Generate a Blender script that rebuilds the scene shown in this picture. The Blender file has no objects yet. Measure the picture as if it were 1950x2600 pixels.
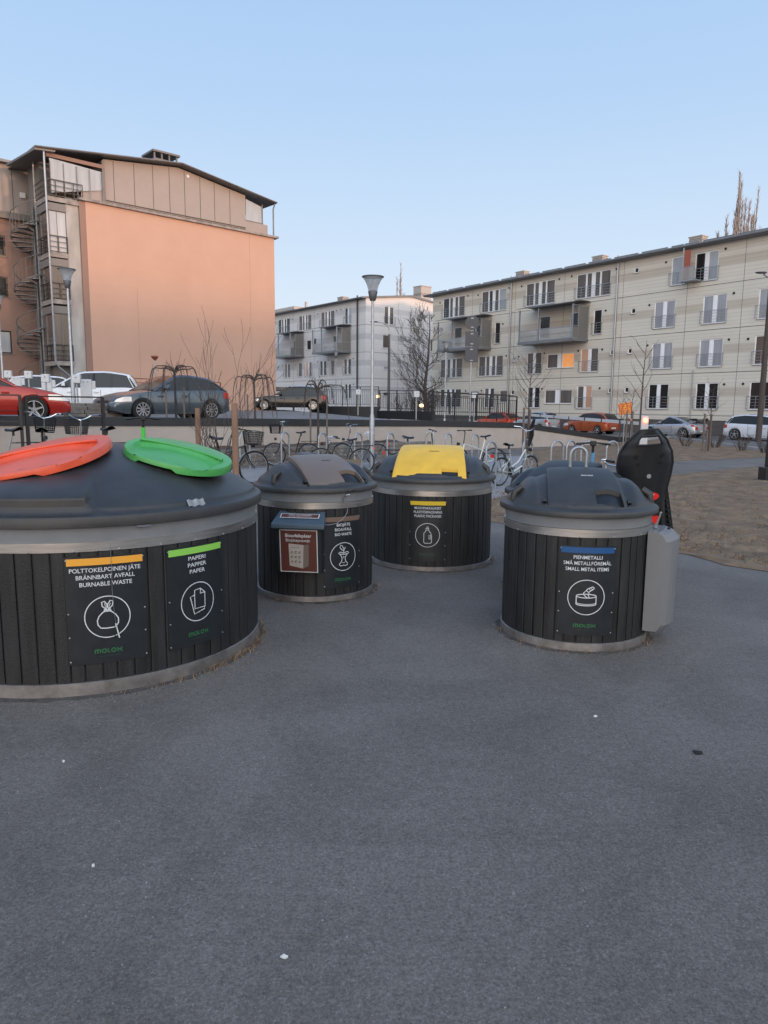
import bpy, bmesh, math, random
import numpy as np
from math import sin, cos, pi, radians, sqrt, atan2, exp
from mathutils import Vector, Matrix

# ------------------------------------------------------------------ camera, sky, sun, exposure
SC = bpy.context.scene
COL = SC.collection
FPX, CAMH, PITCH, ROLL = 1820.0, 1.75, radians(8.3), radians(0.5)
cf = Vector((0, cos(PITCH), -sin(PITCH))); cr0 = Vector((1, 0, 0)); cu0 = cr0.cross(cf)
cR = cr0*cos(ROLL) + cu0*sin(ROLL); cU = cu0*cos(ROLL) - cr0*sin(ROLL)
cam = bpy.data.cameras.new('camera'); cam_o = bpy.data.objects.new('camera', cam); COL.objects.link(cam_o)
cam.sensor_fit = 'HORIZONTAL'; cam.sensor_width = 36.0; cam.lens = FPX/1950*36.0
cam.clip_start = 0.05; cam.clip_end = 3000
M = Matrix.Identity(4)
for i in range(3):
    M[i][0] = cR[i]; M[i][1] = cU[i]; M[i][2] = -cf[i]
M[2][3] = CAMH
cam_o.matrix_world = M
SC.camera = cam_o
SUN_EL, SUN_AZ = radians(2.4), radians(128)      # azimuth measured clockwise from +Y
w = bpy.data.worlds.new('World'); SC.world = w; w.use_nodes = True
nt = w.node_tree; nt.nodes.clear()
sky = nt.nodes.new('ShaderNodeTexSky'); sky.sky_type = 'NISHITA'; sky.sun_disc = False
sky.sun_elevation = radians(4.0); sky.sun_rotation = SUN_AZ
sky.altitude = 60; sky.air_density = 1.0; sky.dust_density = 0.6; sky.ozone_density = 1.6
# dusk sky: the Nishita sky blended with a clear-dusk gradient, brighter towards the sunset behind the camera
N_, L_ = nt.nodes, nt.links
tcw = N_.new('ShaderNodeTexCoord'); sep = N_.new('ShaderNodeSeparateXYZ'); L_.new(tcw.outputs['Generated'], sep.inputs[0])
ramp = N_.new('ShaderNodeValToRGB'); L_.new(sep.outputs['Z'], ramp.inputs[0]); re = ramp.color_ramp.elements
re[0].position = 0.0; re[0].color = (0.70, 0.76, 0.88, 1); re[1].position = 1.0; re[1].color = (0.20, 0.36, 0.70, 1)
for p_, c_ in ((0.10, (0.67, 0.76, 0.87)), (0.22, (0.555, 0.69, 0.86)), (0.36, (0.43, 0.60, 0.835)), (0.55, (0.335, 0.52, 0.80))):
    e_ = re.new(p_); e_.color = (*c_, 1)
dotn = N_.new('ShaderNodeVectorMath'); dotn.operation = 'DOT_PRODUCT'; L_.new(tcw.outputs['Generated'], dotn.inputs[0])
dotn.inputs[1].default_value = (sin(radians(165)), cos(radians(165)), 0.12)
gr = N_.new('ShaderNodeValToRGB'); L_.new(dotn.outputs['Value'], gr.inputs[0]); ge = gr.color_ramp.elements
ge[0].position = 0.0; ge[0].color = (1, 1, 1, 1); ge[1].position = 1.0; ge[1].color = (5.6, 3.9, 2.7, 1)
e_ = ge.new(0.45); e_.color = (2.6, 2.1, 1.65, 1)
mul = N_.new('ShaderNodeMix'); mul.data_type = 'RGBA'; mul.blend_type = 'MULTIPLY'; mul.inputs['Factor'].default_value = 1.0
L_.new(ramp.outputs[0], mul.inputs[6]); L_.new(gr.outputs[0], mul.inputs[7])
bg = N_.new('ShaderNodeBackground'); bg.inputs['Strength'].default_value = 0.10; L_.new(sky.outputs[0], bg.inputs[0])
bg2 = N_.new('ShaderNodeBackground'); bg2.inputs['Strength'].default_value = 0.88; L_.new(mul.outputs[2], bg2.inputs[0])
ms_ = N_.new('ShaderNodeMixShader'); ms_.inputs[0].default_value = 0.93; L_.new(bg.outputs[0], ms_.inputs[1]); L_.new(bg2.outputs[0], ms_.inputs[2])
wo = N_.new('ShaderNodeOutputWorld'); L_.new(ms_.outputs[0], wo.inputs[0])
sl = bpy.data.lights.new('sun', 'SUN'); sl.energy = 1.45; sl.angle = radians(2.5); sl.color = (1.0, 0.55, 0.32)
so = bpy.data.objects.new('sun', sl); COL.objects.link(so)
sd = Vector((sin(SUN_AZ)*cos(SUN_EL), cos(SUN_AZ)*cos(SUN_EL), sin(SUN_EL)))
so.rotation_euler = sd.to_track_quat('Z', 'Y').to_euler()
SC.view_settings.view_transform = 'Standard'; SC.view_settings.look = 'None'
SC.view_settings.exposure = 0.42; SC.view_settings.gamma = 1.0; SC.view_settings.use_curve_mapping = False
SC.render.resolution_x = 768; SC.render.resolution_y = 1024
SC.cycles.max_bounces = 6

def ray(px, py): return cf + cR*((px-975)/FPX) - cU*((py-1300)/FPX)
def at(px, py, Y):
    d = ray(px, py); return d*(Y/d.y) + Vector((0, 0, CAMH))
def gp(px, py, z=0.0):
    d = ray(px, py); return d*((z-CAMH)/d.z) + Vector((0, 0, CAMH))

# ------------------------------------------------------------------ materials
MATS = {}
def mat(name, col, rough=0.6, metal=0.0, var=0.0, scale=6.0, bump=0.0, bscale=60.0, spec=0.5, emit=None, es=0.0, col2=None, streak=0.0, alpha=1.0):
    if name in MATS: return MATS[name]
    m = bpy.data.materials.new(name); m.use_nodes = True; n = m.node_tree.nodes; l = m.node_tree.links
    p = n['Principled BSDF']; p.inputs['Base Color'].default_value = (*col, 1)
    p.inputs['Roughness'].default_value = rough; p.inputs['Metallic'].default_value = metal
    p.inputs['Specular IOR Level'].default_value = spec
    if alpha < 1: p.inputs['Alpha'].default_value = alpha
    tc = n.new('ShaderNodeTexCoord')
    if var > 0 or col2:
        nz = n.new('ShaderNodeTexNoise'); nz.inputs['Scale'].default_value = scale; nz.inputs['Detail'].default_value = 6
        nz.inputs['Roughness'].default_value = 0.65
        mp = n.new('ShaderNodeMapping'); l.new(tc.outputs['Object'], mp.inputs[0]); l.new(mp.outputs[0], nz.inputs['Vector'])
        if streak: mp.inputs['Scale'].default_value = (1, 1, streak)
        cr = n.new('ShaderNodeValToRGB'); cr.color_ramp.elements[0].position = 0.3; cr.color_ramp.elements[1].position = 0.7
        c2 = col2 if col2 else tuple(min(1, c*(1+var)) for c in col)
        c1 = col if col2 else tuple(c*(1-var) for c in col)
        cr.color_ramp.elements[0].color = (*c1, 1); cr.color_ramp.elements[1].color = (*c2, 1)
        l.new(nz.outputs['Fac'], cr.inputs[0]); l.new(cr.outputs[0], p.inputs['Base Color'])
        mr = n.new('ShaderNodeMapRange'); mr.inputs[3].default_value = rough*0.85; mr.inputs[4].default_value = min(1, rough*1.2)
        l.new(nz.outputs['Fac'], mr.inputs[0]); l.new(mr.outputs[0], p.inputs['Roughness'])
    if bump > 0:
        nb = n.new('ShaderNodeTexNoise'); nb.inputs['Scale'].default_value = bscale; nb.inputs['Detail'].default_value = 4
        l.new(tc.outputs['Object'], nb.inputs['Vector'])
        b = n.new('ShaderNodeBump'); b.inputs['Strength'].default_value = bump; b.inputs['Distance'].default_value = 0.01
        l.new(nb.outputs['Fac'], b.inputs['Height']); l.new(b.outputs[0], p.inputs['Normal'])
    if emit:
        p.inputs['Emission Color'].default_value = (*emit, 1); p.inputs['Emission Strength'].default_value = es
    MATS[name] = m; return m

def asphalt(name, dark, light, spk=1.0, patch=0.35):
    m = bpy.data.materials.new(name); m.use_nodes = True; n = m.node_tree.nodes; l = m.node_tree.links
    p = n['Principled BSDF']; tc = n.new('ShaderNodeTexCoord')
    def noise(s, d, r=0.6, dist=0):
        q = n.new('ShaderNodeTexNoise'); q.inputs['Scale'].default_value = s; q.inputs['Detail'].default_value = d
        q.inputs['Roughness'].default_value = r; q.inputs['Distortion'].default_value = dist
        l.new(tc.outputs['Object'], q.inputs['Vector']); return q.outputs['Fac']
    def ramp(f, a, b, c0, c1):
        r = n.new('ShaderNodeValToRGB'); e = r.color_ramp.elements
        e[0].position = a; e[1].position = b; e[0].color = (*c0, 1); e[1].color = (*c1, 1); l.new(f, r.inputs[0]); return r.outputs[0]
    def mix(t, f, a, b):
        q = n.new('ShaderNodeMix'); q.data_type = 'RGBA'; q.blend_type = t
        if isinstance(f, float): q.inputs['Factor'].default_value = f
        else: l.new(f, q.inputs['Factor'])
        l.new(a, q.inputs[6]); l.new(b, q.inputs[7]); return q.outputs[2]
    base = ramp(noise(0.55, 7, 0.62, 0.5), 0.3, 0.72, dark, light)
    g1 = ramp(noise(75, 5, 0.85), 0.34, 0.66, (0.50,)*3, (1.56,)*3)
    c = mix('MULTIPLY', 0.9, base, g1)
    g0 = ramp(noise(24, 6, 0.85), 0.34, 0.66, (0.70,)*3, (1.34,)*3)
    c = mix('MULTIPLY', 0.8, c, g0)
    vo = n.new('ShaderNodeTexVoronoi'); vo.inputs['Scale'].default_value = 190; l.new(tc.outputs['Object'], vo.inputs['Vector'])
    sp = ramp(vo.outputs['Color'], 0.70, 0.98, (0,)*3, (0.30*spk, 0.30*spk, 0.31*spk))
    c = mix('ADD', 0.5, c, sp)
    st = ramp(noise(0.9, 5, 0.7, 1.2), 0.36, 0.56, (1-patch,)*3, (1.0,)*3)
    c = mix('MULTIPLY', 1.0, c, st)
    l.new(c, p.inputs['Base Color']); p.inputs['Roughness'].default_value = 0.82; p.inputs['Specular IOR Level'].default_value = 0.35
    b = n.new('ShaderNodeBump'); b.inputs['Strength'].default_value = 0.9; b.inputs['Distance'].default_value = 0.006
    l.new(noise(90, 5, 0.8), b.inputs['Height']); l.new(b.outputs[0], p.inputs['Normal'])
    return m

def boards(name, col, band, joint=0.24, floors=(1.35, 2.87), bandz=(1.35, 1.95), var=0.06, jd=0.75):
    """Horizontal board-marked concrete facade; z is the local height, band is a real coloured stripe per storey."""
    m = bpy.data.materials.new(name); m.use_nodes = True; n = m.node_tree.nodes; l = m.node_tree.links
    p = n['Principled BSDF']; tc = n.new('ShaderNodeTexCoord'); sx = n.new('ShaderNodeSeparateXYZ'); l.new(tc.outputs['Object'], sx.inputs[0])
    def math_(op, a, b=None, c=None):
        q = n.new('ShaderNodeMath'); q.operation = op
        for i, v in enumerate((a, b, c)):
            if v is None: continue
            if isinstance(v, (int, float)): q.inputs[i].default_value = v
            else: l.new(v, q.inputs[i])
        return q.outputs[0]
    z = sx.outputs['Z']; zz = math_('SUBTRACT', z, floors[0])
    fz = math_('FLOORED_MODULO', zz, floors[1])
    isb = math_('MULTIPLY', math_('GREATER_THAN', fz, bandz[0]), math_('LESS_THAN', fz, bandz[1]))
    isb = math_('MULTIPLY', isb, math_('GREATER_THAN', zz, 0.0))
    mx = n.new('ShaderNodeMix'); mx.data_type = 'RGBA'; l.new(isb, mx.inputs['Factor'])
    mx.inputs[6].default_value = (*col, 1); mx.inputs[7].default_value = (*band, 1)
    jz = math_('FLOORED_MODULO', z, joint); j = math_('LESS_THAN', jz, 0.022)
    bid = math_('FLOOR', math_('DIVIDE', z, joint)); wn = n.new('ShaderNodeTexWhiteNoise'); wn.noise_dimensions = '1D'; l.new(bid, wn.inputs['W'])
    nz = n.new('ShaderNodeTexNoise'); nz.inputs['Scale'].default_value = 0.7; nz.inputs['Detail'].default_value = 7; l.new(tc.outputs['Object'], nz.inputs['Vector'])
    f = math_('MULTIPLY_ADD', nz.outputs['Fac'], var*2.5, 1-var*1.25)
    f = math_('MULTIPLY', f, math_('MULTIPLY_ADD', wn.outputs['Value'], var, 1-var/2))
    f = math_('MULTIPLY', f, math_('MULTIPLY_ADD', j, jd-1, 1.0))
    vm = n.new('ShaderNodeVectorMath'); vm.operation = 'SCALE'; l.new(mx.outputs[2], vm.inputs[0]); l.new(f, vm.inputs['Scale'])
    l.new(vm.outputs[0], p.inputs['Base Color']); p.inputs['Roughness'].default_value = 0.85
    return m

K = dict(
 asph = asphalt('asphalt', (0.122, 0.105, 0.093), (0.186, 0.161, 0.145), spk=0.6, patch=0.17),
 road = asphalt('road_asphalt', (0.12, 0.115, 0.115), (0.17, 0.165, 0.165), 0.6, 0.15),
 deckm = asphalt('deck_asphalt', (0.15, 0.145, 0.145), (0.20, 0.195, 0.195), 0.5, 0.15),
 paving = mat('concrete_paving', (0.25, 0.235, 0.23), 0.85, var=0.18, scale=3, bump=0.3),
 grass = mat('dead_grass_soil', (0.095, 0.060, 0.036), 0.95, col2=(0.27, 0.175, 0.105), scale=2.2, bump=1.0, bscale=40),
 soil = mat('bark_soil', (0.04, 0.03, 0.024), 0.95, col2=(0.13, 0.09, 0.065), scale=9, bump=1.0, bscale=30),
 lid = mat('lid_plastic', (0.034, 0.033, 0.034), 0.44, var=0.30, scale=5.0, bump=0.10, bscale=260, spec=0.5),
 lid2 = mat('lid_plastic_dark', (0.022, 0.024, 0.028), 0.45, var=0.12, scale=4, bump=0.12, bscale=260),
 grey_cone = mat('grey_plastic_collar', (0.20, 0.21, 0.225), 0.5, var=0.10, scale=5, bump=0.05),
 steel = mat('brushed_steel', (0.50, 0.48, 0.46), 0.34, 0.9, var=0.18, scale=5, streak=12),
 steel_d = mat('dirty_steel', (0.33, 0.31, 0.30), 0.45, 0.75, var=0.35, scale=7),
 galv = mat('galvanised_steel', (0.36, 0.38, 0.41), 0.42, 0.75, var=0.2, scale=12),
 plank = mat('black_stained_planks', (0.024, 0.024, 0.025), 0.5, var=0.45, scale=14, streak=0.12, bump=0.3, bscale=90, spec=0.35),
 gap = mat('plank_gap', (0.002, 0.002, 0.003), 0.9),
 panel = mat('sign_panel_black', (0.016, 0.019, 0.023), 0.38, var=0.2, scale=9),
 white = mat('white_print', (0.62, 0.64, 0.66), 0.6),
 logo = mat('green_print', (0.022, 0.13, 0.05), 0.6), logo_d = mat('dark_green_print', (0.03, 0.075, 0.045), 0.6),
 yellow = mat('yellow_plastic', (0.76, 0.44, 0.03), 0.42, var=0.13, scale=4, bump=0.06, bscale=200),
 orange = mat('orange_plastic', (0.72, 0.085, 0.028), 0.40, var=0.14, scale=5, bump=0.06, bscale=200),
 green = mat('green_plastic', (0.07, 0.35, 0.085), 0.42, var=0.14, scale=4, bump=0.06, bscale=200),
 brown = mat('brown_plastic', (0.155, 0.113, 0.086), 0.45, var=0.08, scale=4, bump=0.06, bscale=200),
 black = mat('black_plastic', (0.011, 0.012, 0.014), 0.45, var=0.2, scale=10),
 bpaint = mat('black_paint', (0.014, 0.015, 0.018), 0.4, var=0.2, scale=4),
 rubber = mat('rubber', (0.012, 0.012, 0.012), 0.8),
 wallbeige = mat('beige_render', (0.42, 0.37, 0.335), 0.9, var=0.08, scale=1.3, bump=0.3, bscale=80),
 coping = mat('black_coping', (0.022, 0.024, 0.028), 0.5, var=0.2, scale=2),
 stone = mat('timber_and_stone_blocks', (0.17, 0.15, 0.135), 0.9, var=0.35, scale=5, bump=0.8, bscale=25),
 bark = mat('grey_brown_bark', (0.075, 0.06, 0.052), 0.9, var=0.3, scale=8),
 twig = mat('dark_twigs', (0.07, 0.055, 0.05), 0.85, var=0.3, scale=8),
 poplar = mat('pale_twigs', (0.26, 0.22, 0.20), 0.9, var=0.2, scale=3),
 stake = mat('wooden_stake', (0.27, 0.16, 0.11), 0.85, var=0.25, scale=6, streak=0.2),
 stake_d = mat('weathered_stake', (0.16, 0.125, 0.105), 0.9, var=0.25, scale=6, streak=0.2),
 glass = mat('window_glass', (0.020, 0.021, 0.023), 0.08, spec=0.45),
 glass_l = mat('curtained_glass', (0.33, 0.35, 0.38), 0.15, var=0.15, scale=3, spec=0.7, streak=0.1),
 glass_b = mat('blind_behind_glass', (0.105, 0.088, 0.078), 0.12, var=0.3, scale=3, spec=0.4, streak=0.1),
 lit = mat('lit_window', (0.6, 0.3, 0.1), 0.4, col2=(0.8, 0.42, 0.16), scale=3, emit=(1.0, 0.34, 0.09), es=0.28),
 lit_p = mat('faintly_lit_window', (0.4, 0.25, 0.18), 0.3, emit=(1.0, 0.45, 0.25), es=0.08),
 wframe = mat('white_window_frame', (0.84, 0.84, 0.86), 0.5),
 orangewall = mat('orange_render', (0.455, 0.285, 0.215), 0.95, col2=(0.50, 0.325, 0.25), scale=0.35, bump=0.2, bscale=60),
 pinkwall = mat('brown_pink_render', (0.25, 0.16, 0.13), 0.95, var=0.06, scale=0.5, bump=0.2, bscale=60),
 brownclad = mat('brown_metal_cladding', (0.29, 0.252, 0.235), 0.6, var=0.06, scale=1.0),
 conc = mat('weathered_concrete', (0.27, 0.255, 0.24), 0.92, col2=(0.44, 0.43, 0.42), scale=1.1, streak=0.35, bump=0.3, bscale=30),
 conc_d = mat('stained_concrete', (0.15, 0.13, 0.12), 0.92, col2=(0.36, 0.33, 0.31), scale=2.2, bump=0.3, bscale=30),
 roofm = mat('dark_roof_metal', (0.135, 0.125, 0.12), 0.5, var=0.15, scale=2),
 zinc = mat('grey_roof_metal', (0.16, 0.165, 0.175), 0.5, var=0.15, scale=2),
 seam = mat('dark_joint', (0.07, 0.068, 0.066), 0.9),
 chim = mat('chimney_sheet', (0.40, 0.36, 0.33), 0.6, var=0.1),
 rail_y = boards('cream_boards', (0.64, 0.60, 0.525), (0.51, 0.455, 0.385)),
 mid_b = boards('pale_boards', (0.62, 0.605, 0.605), (0.51, 0.505, 0.52), floors=(2.1, 2.87)),
 plinth = mat('dark_plinth', (0.10, 0.09, 0.085), 0.85, var=0.2, scale=2),
 plate = mat('number_plate', (0.6, 0.6, 0.6), 0.5), chrome = mat('chrome', (0.75, 0.76, 0.78), 0.12, 1.0),
 rim = mat('alloy_rim', (0.55, 0.56, 0.58), 0.25, 0.8), hlamp = mat('headlamp_glass', (0.55, 0.57, 0.6), 0.1, 0.3),
 tlamp = mat('tail_lamp', (0.35, 0.02, 0.015), 0.2, emit=(1, 0.05, 0.02), es=0.05), redlamp = mat('red_lamp', (0.9, 0.1, 0.05), 0.3, emit=(1, 0.10, 0.05), es=9.0),
 warm = mat('warm_lamp', (1, 0.7, 0.4), 0.3, emit=(1.0, 0.55, 0.22), es=3.0),
 meshg = mat('perforated_screen', (0.16, 0.155, 0.15), 0.6, var=0.1, scale=20), frost = mat('frosted_glass', (0.42, 0.41, 0.40), 0.35, var=0.06, scale=1, alpha=0.45),
 boxg = mat('white_grey_box', (0.55, 0.56, 0.58), 0.55, var=0.06), clamp = mat('lamp_glass', (0.5, 0.55, 0.6), 0.15, 0.2, alpha=0.65),
 lampd = mat('lamp_metal', (0.10, 0.105, 0.115), 0.45, 0.6), redrail = mat('red_rail', (0.22, 0.06, 0.04), 0.6), screen_r = mat('red_brown_screen', (0.32, 0.085, 0.05), 0.7),
 boxgrey = mat('grey_box_plastic', (0.17, 0.172, 0.18), 0.5, var=0.06, scale=6, bump=0.05),
 bluegrey = mat('blue_grey_lid', (0.055, 0.085, 0.115), 0.45, var=0.12, scale=7), signbrown = mat('brown_sign', (0.105, 0.03, 0.022), 0.5, var=0.1, scale=10),
 paper = mat('printed_paper_bag', (0.42, 0.37, 0.33), 0.7, var=0.1, scale=20), bluebar = mat('blue_bar', (0.008, 0.075, 0.22), 0.5),
 orangebar = mat('orange_bar', (0.80, 0.36, 0.04), 0.5), greenbar = mat('green_bar', (0.26, 0.60, 0.09), 0.5), yellowbar = mat('yellow_bar', (0.66, 0.46, 0.02), 0.5),
 brownbar = mat('brown_bar', (0.17, 0.11, 0.085), 0.5), scoot_g = mat('scooter_green', (0.07, 0.62, 0.08), 0.4), scoot_b = mat('scooter_blue', (0.10, 0.28, 0.48), 0.4, var=0.2, scale=20),
 signrear = mat('sign_rear', (0.065, 0.07, 0.082), 0.5, 0.3), warn = mat('warning_orange', (0.75, 0.13, 0.03), 0.5), warny = mat('warning_yellow', (0.8, 0.4, 0.06), 0.5),
 redp = mat('red_reflector', (0.6, 0.02, 0.015), 0.25, emit=(1, .03, .02), es=0.05),
)

for q_ in ('yellow', 'orange', 'green', 'brown'):
    b_ = K[q_].node_tree.nodes['Principled BSDF']; b_.inputs['Coat Weight'].default_value = 0.25; b_.inputs['Coat Roughness'].default_value = 0.38; b_.inputs['Coat IOR'].default_value = 1.55
# ------------------------------------------------------------------ mesh builder
class MB:
    def __init__(s): s.v = []; s.f = []; s.m = []; s.sm = []
    def add(s, vs, fs, mi=0, smooth=False):
        b = len(s.v); s.v += [tuple(x) for x in vs]
        for f in fs: s.f.append(tuple(b+i for i in f)); s.m.append(mi); s.sm.append(smooth)
        return s
    def box(s, x0, x1, y0, y1, z0, z1, mi=0):
        return s.add([(x0,y0,z0),(x1,y0,z0),(x1,y1,z0),(x0,y1,z0),(x0,y0,z1),(x1,y0,z1),(x1,y1,z1),(x0,y1,z1)],
            [(0,3,2,1),(4,5,6,7),(0,1,5,4),(1,2,6,5),(2,3,7,6),(3,0,4,7)], mi)
    def hexa(s, P, mi=0, smooth=False):
        return s.add(P, [(0,3,2,1),(4,5,6,7),(0,1,5,4),(1,2,6,5),(2,3,7,6),(3,0,4,7)], mi, smooth)
    def bar(s, a, b, w, h, mi=0, up=(0,0,1)):
        a = Vector(a); b = Vector(b); d = (b-a).normalized(); u = Vector(up)
        if abs(d.dot(u)) > 0.98: u = Vector((1, 0, 0))
        x = d.cross(u).normalized(); y = x.cross(d).normalized(); x = x*(w/2); y = y*(h/2)
        return s.hexa([a-x-y, a+x-y, b+x-y, b-x-y, a-x+y, a+x+y, b+x+y, b-x+y], mi)
    def tube(s, pts, r, n=8, mi=0, smooth=True, cap=True, closed=False):
        P = [Vector(p) for p in pts]; N = len(P); rr = r if isinstance(r, (list, tuple)) else [r]*N
        V = []; u = None
        for i in range(N):
            if closed: d = P[(i+1) % N]-P[i-1]
            else: d = P[min(i+1, N-1)]-P[max(i-1, 0)]
            d = d.normalized() if d.length > 1e-9 else Vector((0, 0, 1))
            if u is None:
                a = Vector((0, 0, 1)) if abs(d.z) < 0.9 else Vector((1, 0, 0)); u = d.cross(a).normalized()
            else:
                u = (u - d*u.dot(d)); u = u.normalized() if u.length > 1e-6 else d.cross(Vector((1, 0.3, 0))).normalized()
            v = d.cross(u)
            for k in range(n):
                t = 2*pi*k/n; V.append(P[i]+(u*cos(t)+v*sin(t))*rr[i])
        F = []
        for i in range(N if closed else N-1):
            j = (i+1) % N
            for k in range(n):
                F.append((i*n+k, i*n+(k+1) % n, j*n+(k+1) % n, j*n+k))
        if cap and not closed:
            F.append(tuple(range(n-1, -1, -1))); F.append(tuple((N-1)*n+k for k in range(n)))
        return s.add(V, F, mi, smooth)
    def cyl(s, a, b, r, r2=None, n=16, mi=0, smooth=True): return s.tube([a, b], [r, r if r2 is None else r2], n, mi, smooth)
    def lathe(s, prof, n=24, mi=0, c=(0,0), smooth=True, a0=0, a1=2*pi, cap=False):
        full = abs(a1-a0-2*pi) < 1e-6; m = n if full else n+1; V = []; F = []
        for (r, z) in prof:
            for k in range(m):
                t = a0+(a1-a0)*k/n; V.append((c[0]+r*cos(t), c[1]+r*sin(t), z))
        for i in range(len(prof)-1):
            for k in range(n):
                k2 = (k+1) % m; F.append((i*m+k, i*m+k2, (i+1)*m+k2, (i+1)*m+k))
        if cap: F.append(tuple((len(prof)-1)*m+k for k in range(m)))
        return s.add(V, F, mi, smooth)
    def grid(s, fn, nu, nv, mi=0, smooth=True, skip=None):
        V = [fn(i/nu, j/nv) for i in range(nu+1) for j in range(nv+1)]; F = []
        for i in range(nu):
            for j in range(nv):
                if skip and skip((i+.5)/nu, (j+.5)/nv): continue
                a = i*(nv+1)+j; F.append((a, a+nv+1, a+nv+2, a+1))
        return s.add(V, F, mi, smooth)
    def prism(s, poly, vec, mi=0):
        n = len(poly); P = [Vector(p) for p in poly]; Q = [p+Vector(vec) for p in P]
        F = [tuple(range(n-1, -1, -1)), tuple(range(n, 2*n))]+[(i, (i+1) % n, n+(i+1) % n, n+i) for i in range(n)]
        return s.add(P+Q, F, mi)
    def xf(s, mtx, start=0):
        for i in range(start, len(s.v)): s.v[i] = tuple(mtx @ Vector(s.v[i]))
        return s
    def build(s, name, mats, parent=None, fix=True):
        me = bpy.data.meshes.new(name); me.from_pydata(s.v, [], s.f)
        ms = mats if isinstance(mats, (list, tuple)) else [mats]
        for m in ms: me.materials.append(K[m] if isinstance(m, str) else m)
        me.polygons.foreach_set('material_index', s.m); me.polygons.foreach_set('use_smooth', s.sm)
        if fix:
            bm = bmesh.new(); bm.from_mesh(me); bmesh.ops.recalc_face_normals(bm, faces=bm.faces); bm.to_mesh(me); bm.free()
        me.update()
        if any(s.sm): me.set_sharp_from_angle(angle=radians(40))
        o = bpy.data.objects.new(name, me); COL.objects.link(o)
        if parent is not None: o.parent = parent
        return o
def tag(o, label=None, cat=None, group=None, kind=None):
    for k, v in (('label', label), ('category', cat), ('group', group), ('kind', kind)):
        if v: o[k] = v
    return o
def thing(name, label, cat, loc=(0,0,0), rz=0.0, group=None):
    o = bpy.data.objects.new(name, None); COL.objects.link(o); o.location = loc; o.rotation_euler = (0, 0, rz); o.empty_display_size = 0.2
    return tag(o, label, cat, group)
def copy_tree(o, parent=None):
    c = o.copy(); COL.objects.link(c); c.parent = parent
    for ch in [x for x in KIDS(o)]: copy_tree(ch, c)
    return c
def KIDS(o): return [x for x in bpy.data.objects if x.parent == o]
def smooth_mod(o, lv=1):
    m = o.modifiers.new('s', 'SUBSURF'); m.levels = lv; m.render_levels = lv; return o
def bevel(o, w=0.01, seg=2):
    m = o.modifiers.new('b', 'BEVEL'); m.width = w; m.segments = seg; m.limit_method = 'ANGLE'; m.angle_limit = radians(35); return o

TXT = {}
def text_mesh(s, bold=0.0):
    k = (s, bold)
    if k in TXT: return TXT[k]
    cu = bpy.data.curves.new('t', 'FONT'); cu.body = s; cu.size = 1.0; cu.offset = bold; cu.align_x = 'CENTER'; cu.resolution_u = 3
    o = bpy.data.objects.new('t', cu); COL.objects.link(o)
    dg = bpy.context.evaluated_depsgraph_get(); me = o.evaluated_get(dg).to_mesh()
    v = [(p.co.x, p.co.y) for p in me.vertices]; f = [tuple(p.vertices) for p in me.polygons]
    o.evaluated_get(dg).to_mesh_clear(); bpy.data.objects.remove(o); bpy.data.curves.remove(cu)
    x0 = min(a for a, b in v); x1 = max(a for a, b in v); TXT[k] = ([(a-(x0+x1)/2, b) for a, b in v], f, x1-x0); return TXT[k]
def put_text(mb, s, cx, cz, width, fn, mi=0, bold=0.02, cap=None):
    """lettering of the given width centred at (cx, cz); fn maps flat (x, z) to 3-D"""
    v, f, wd = text_mesh(s, bold); k = width/wd; kz = k if cap is None else cap/0.72
    mb.add([fn(cx+a*k, cz+(b-0.35)*kz) for a, b in v], f, mi)
def stroke(mb, pts, w, fn, mi=0, closed=False):
    n = len(pts); P = [Vector((p[0], p[1])) for p in pts]; L = []; Rr = []
    for i in range(n):
        if closed: a = P[i-1]; b = P[(i+1) % n]
        else: a = P[max(i-1, 0)]; b = P[min(i+1, n-1)]
        d = (b-a); d = d.normalized() if d.length > 1e-9 else Vector((1, 0)); nn = Vector((-d.y, d.x))*(w/2)
        L.append(P[i]+nn); Rr.append(P[i]-nn)
    V = [fn(p.x, p.y) for p in L]+[fn(p.x, p.y) for p in Rr]
    F = [(i, (i+1) % n, n+(i+1) % n, n+i) for i in range(n if closed else n-1)]
    mb.add(V, F, mi)
def arc(cx, cy, rx, ry, a0, a1, n=16): return [(cx+rx*cos(radians(a0+(a1-a0)*i/n)), cy+ry*sin(radians(a0+(a1-a0)*i/n))) for i in range(n+1)]

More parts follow.
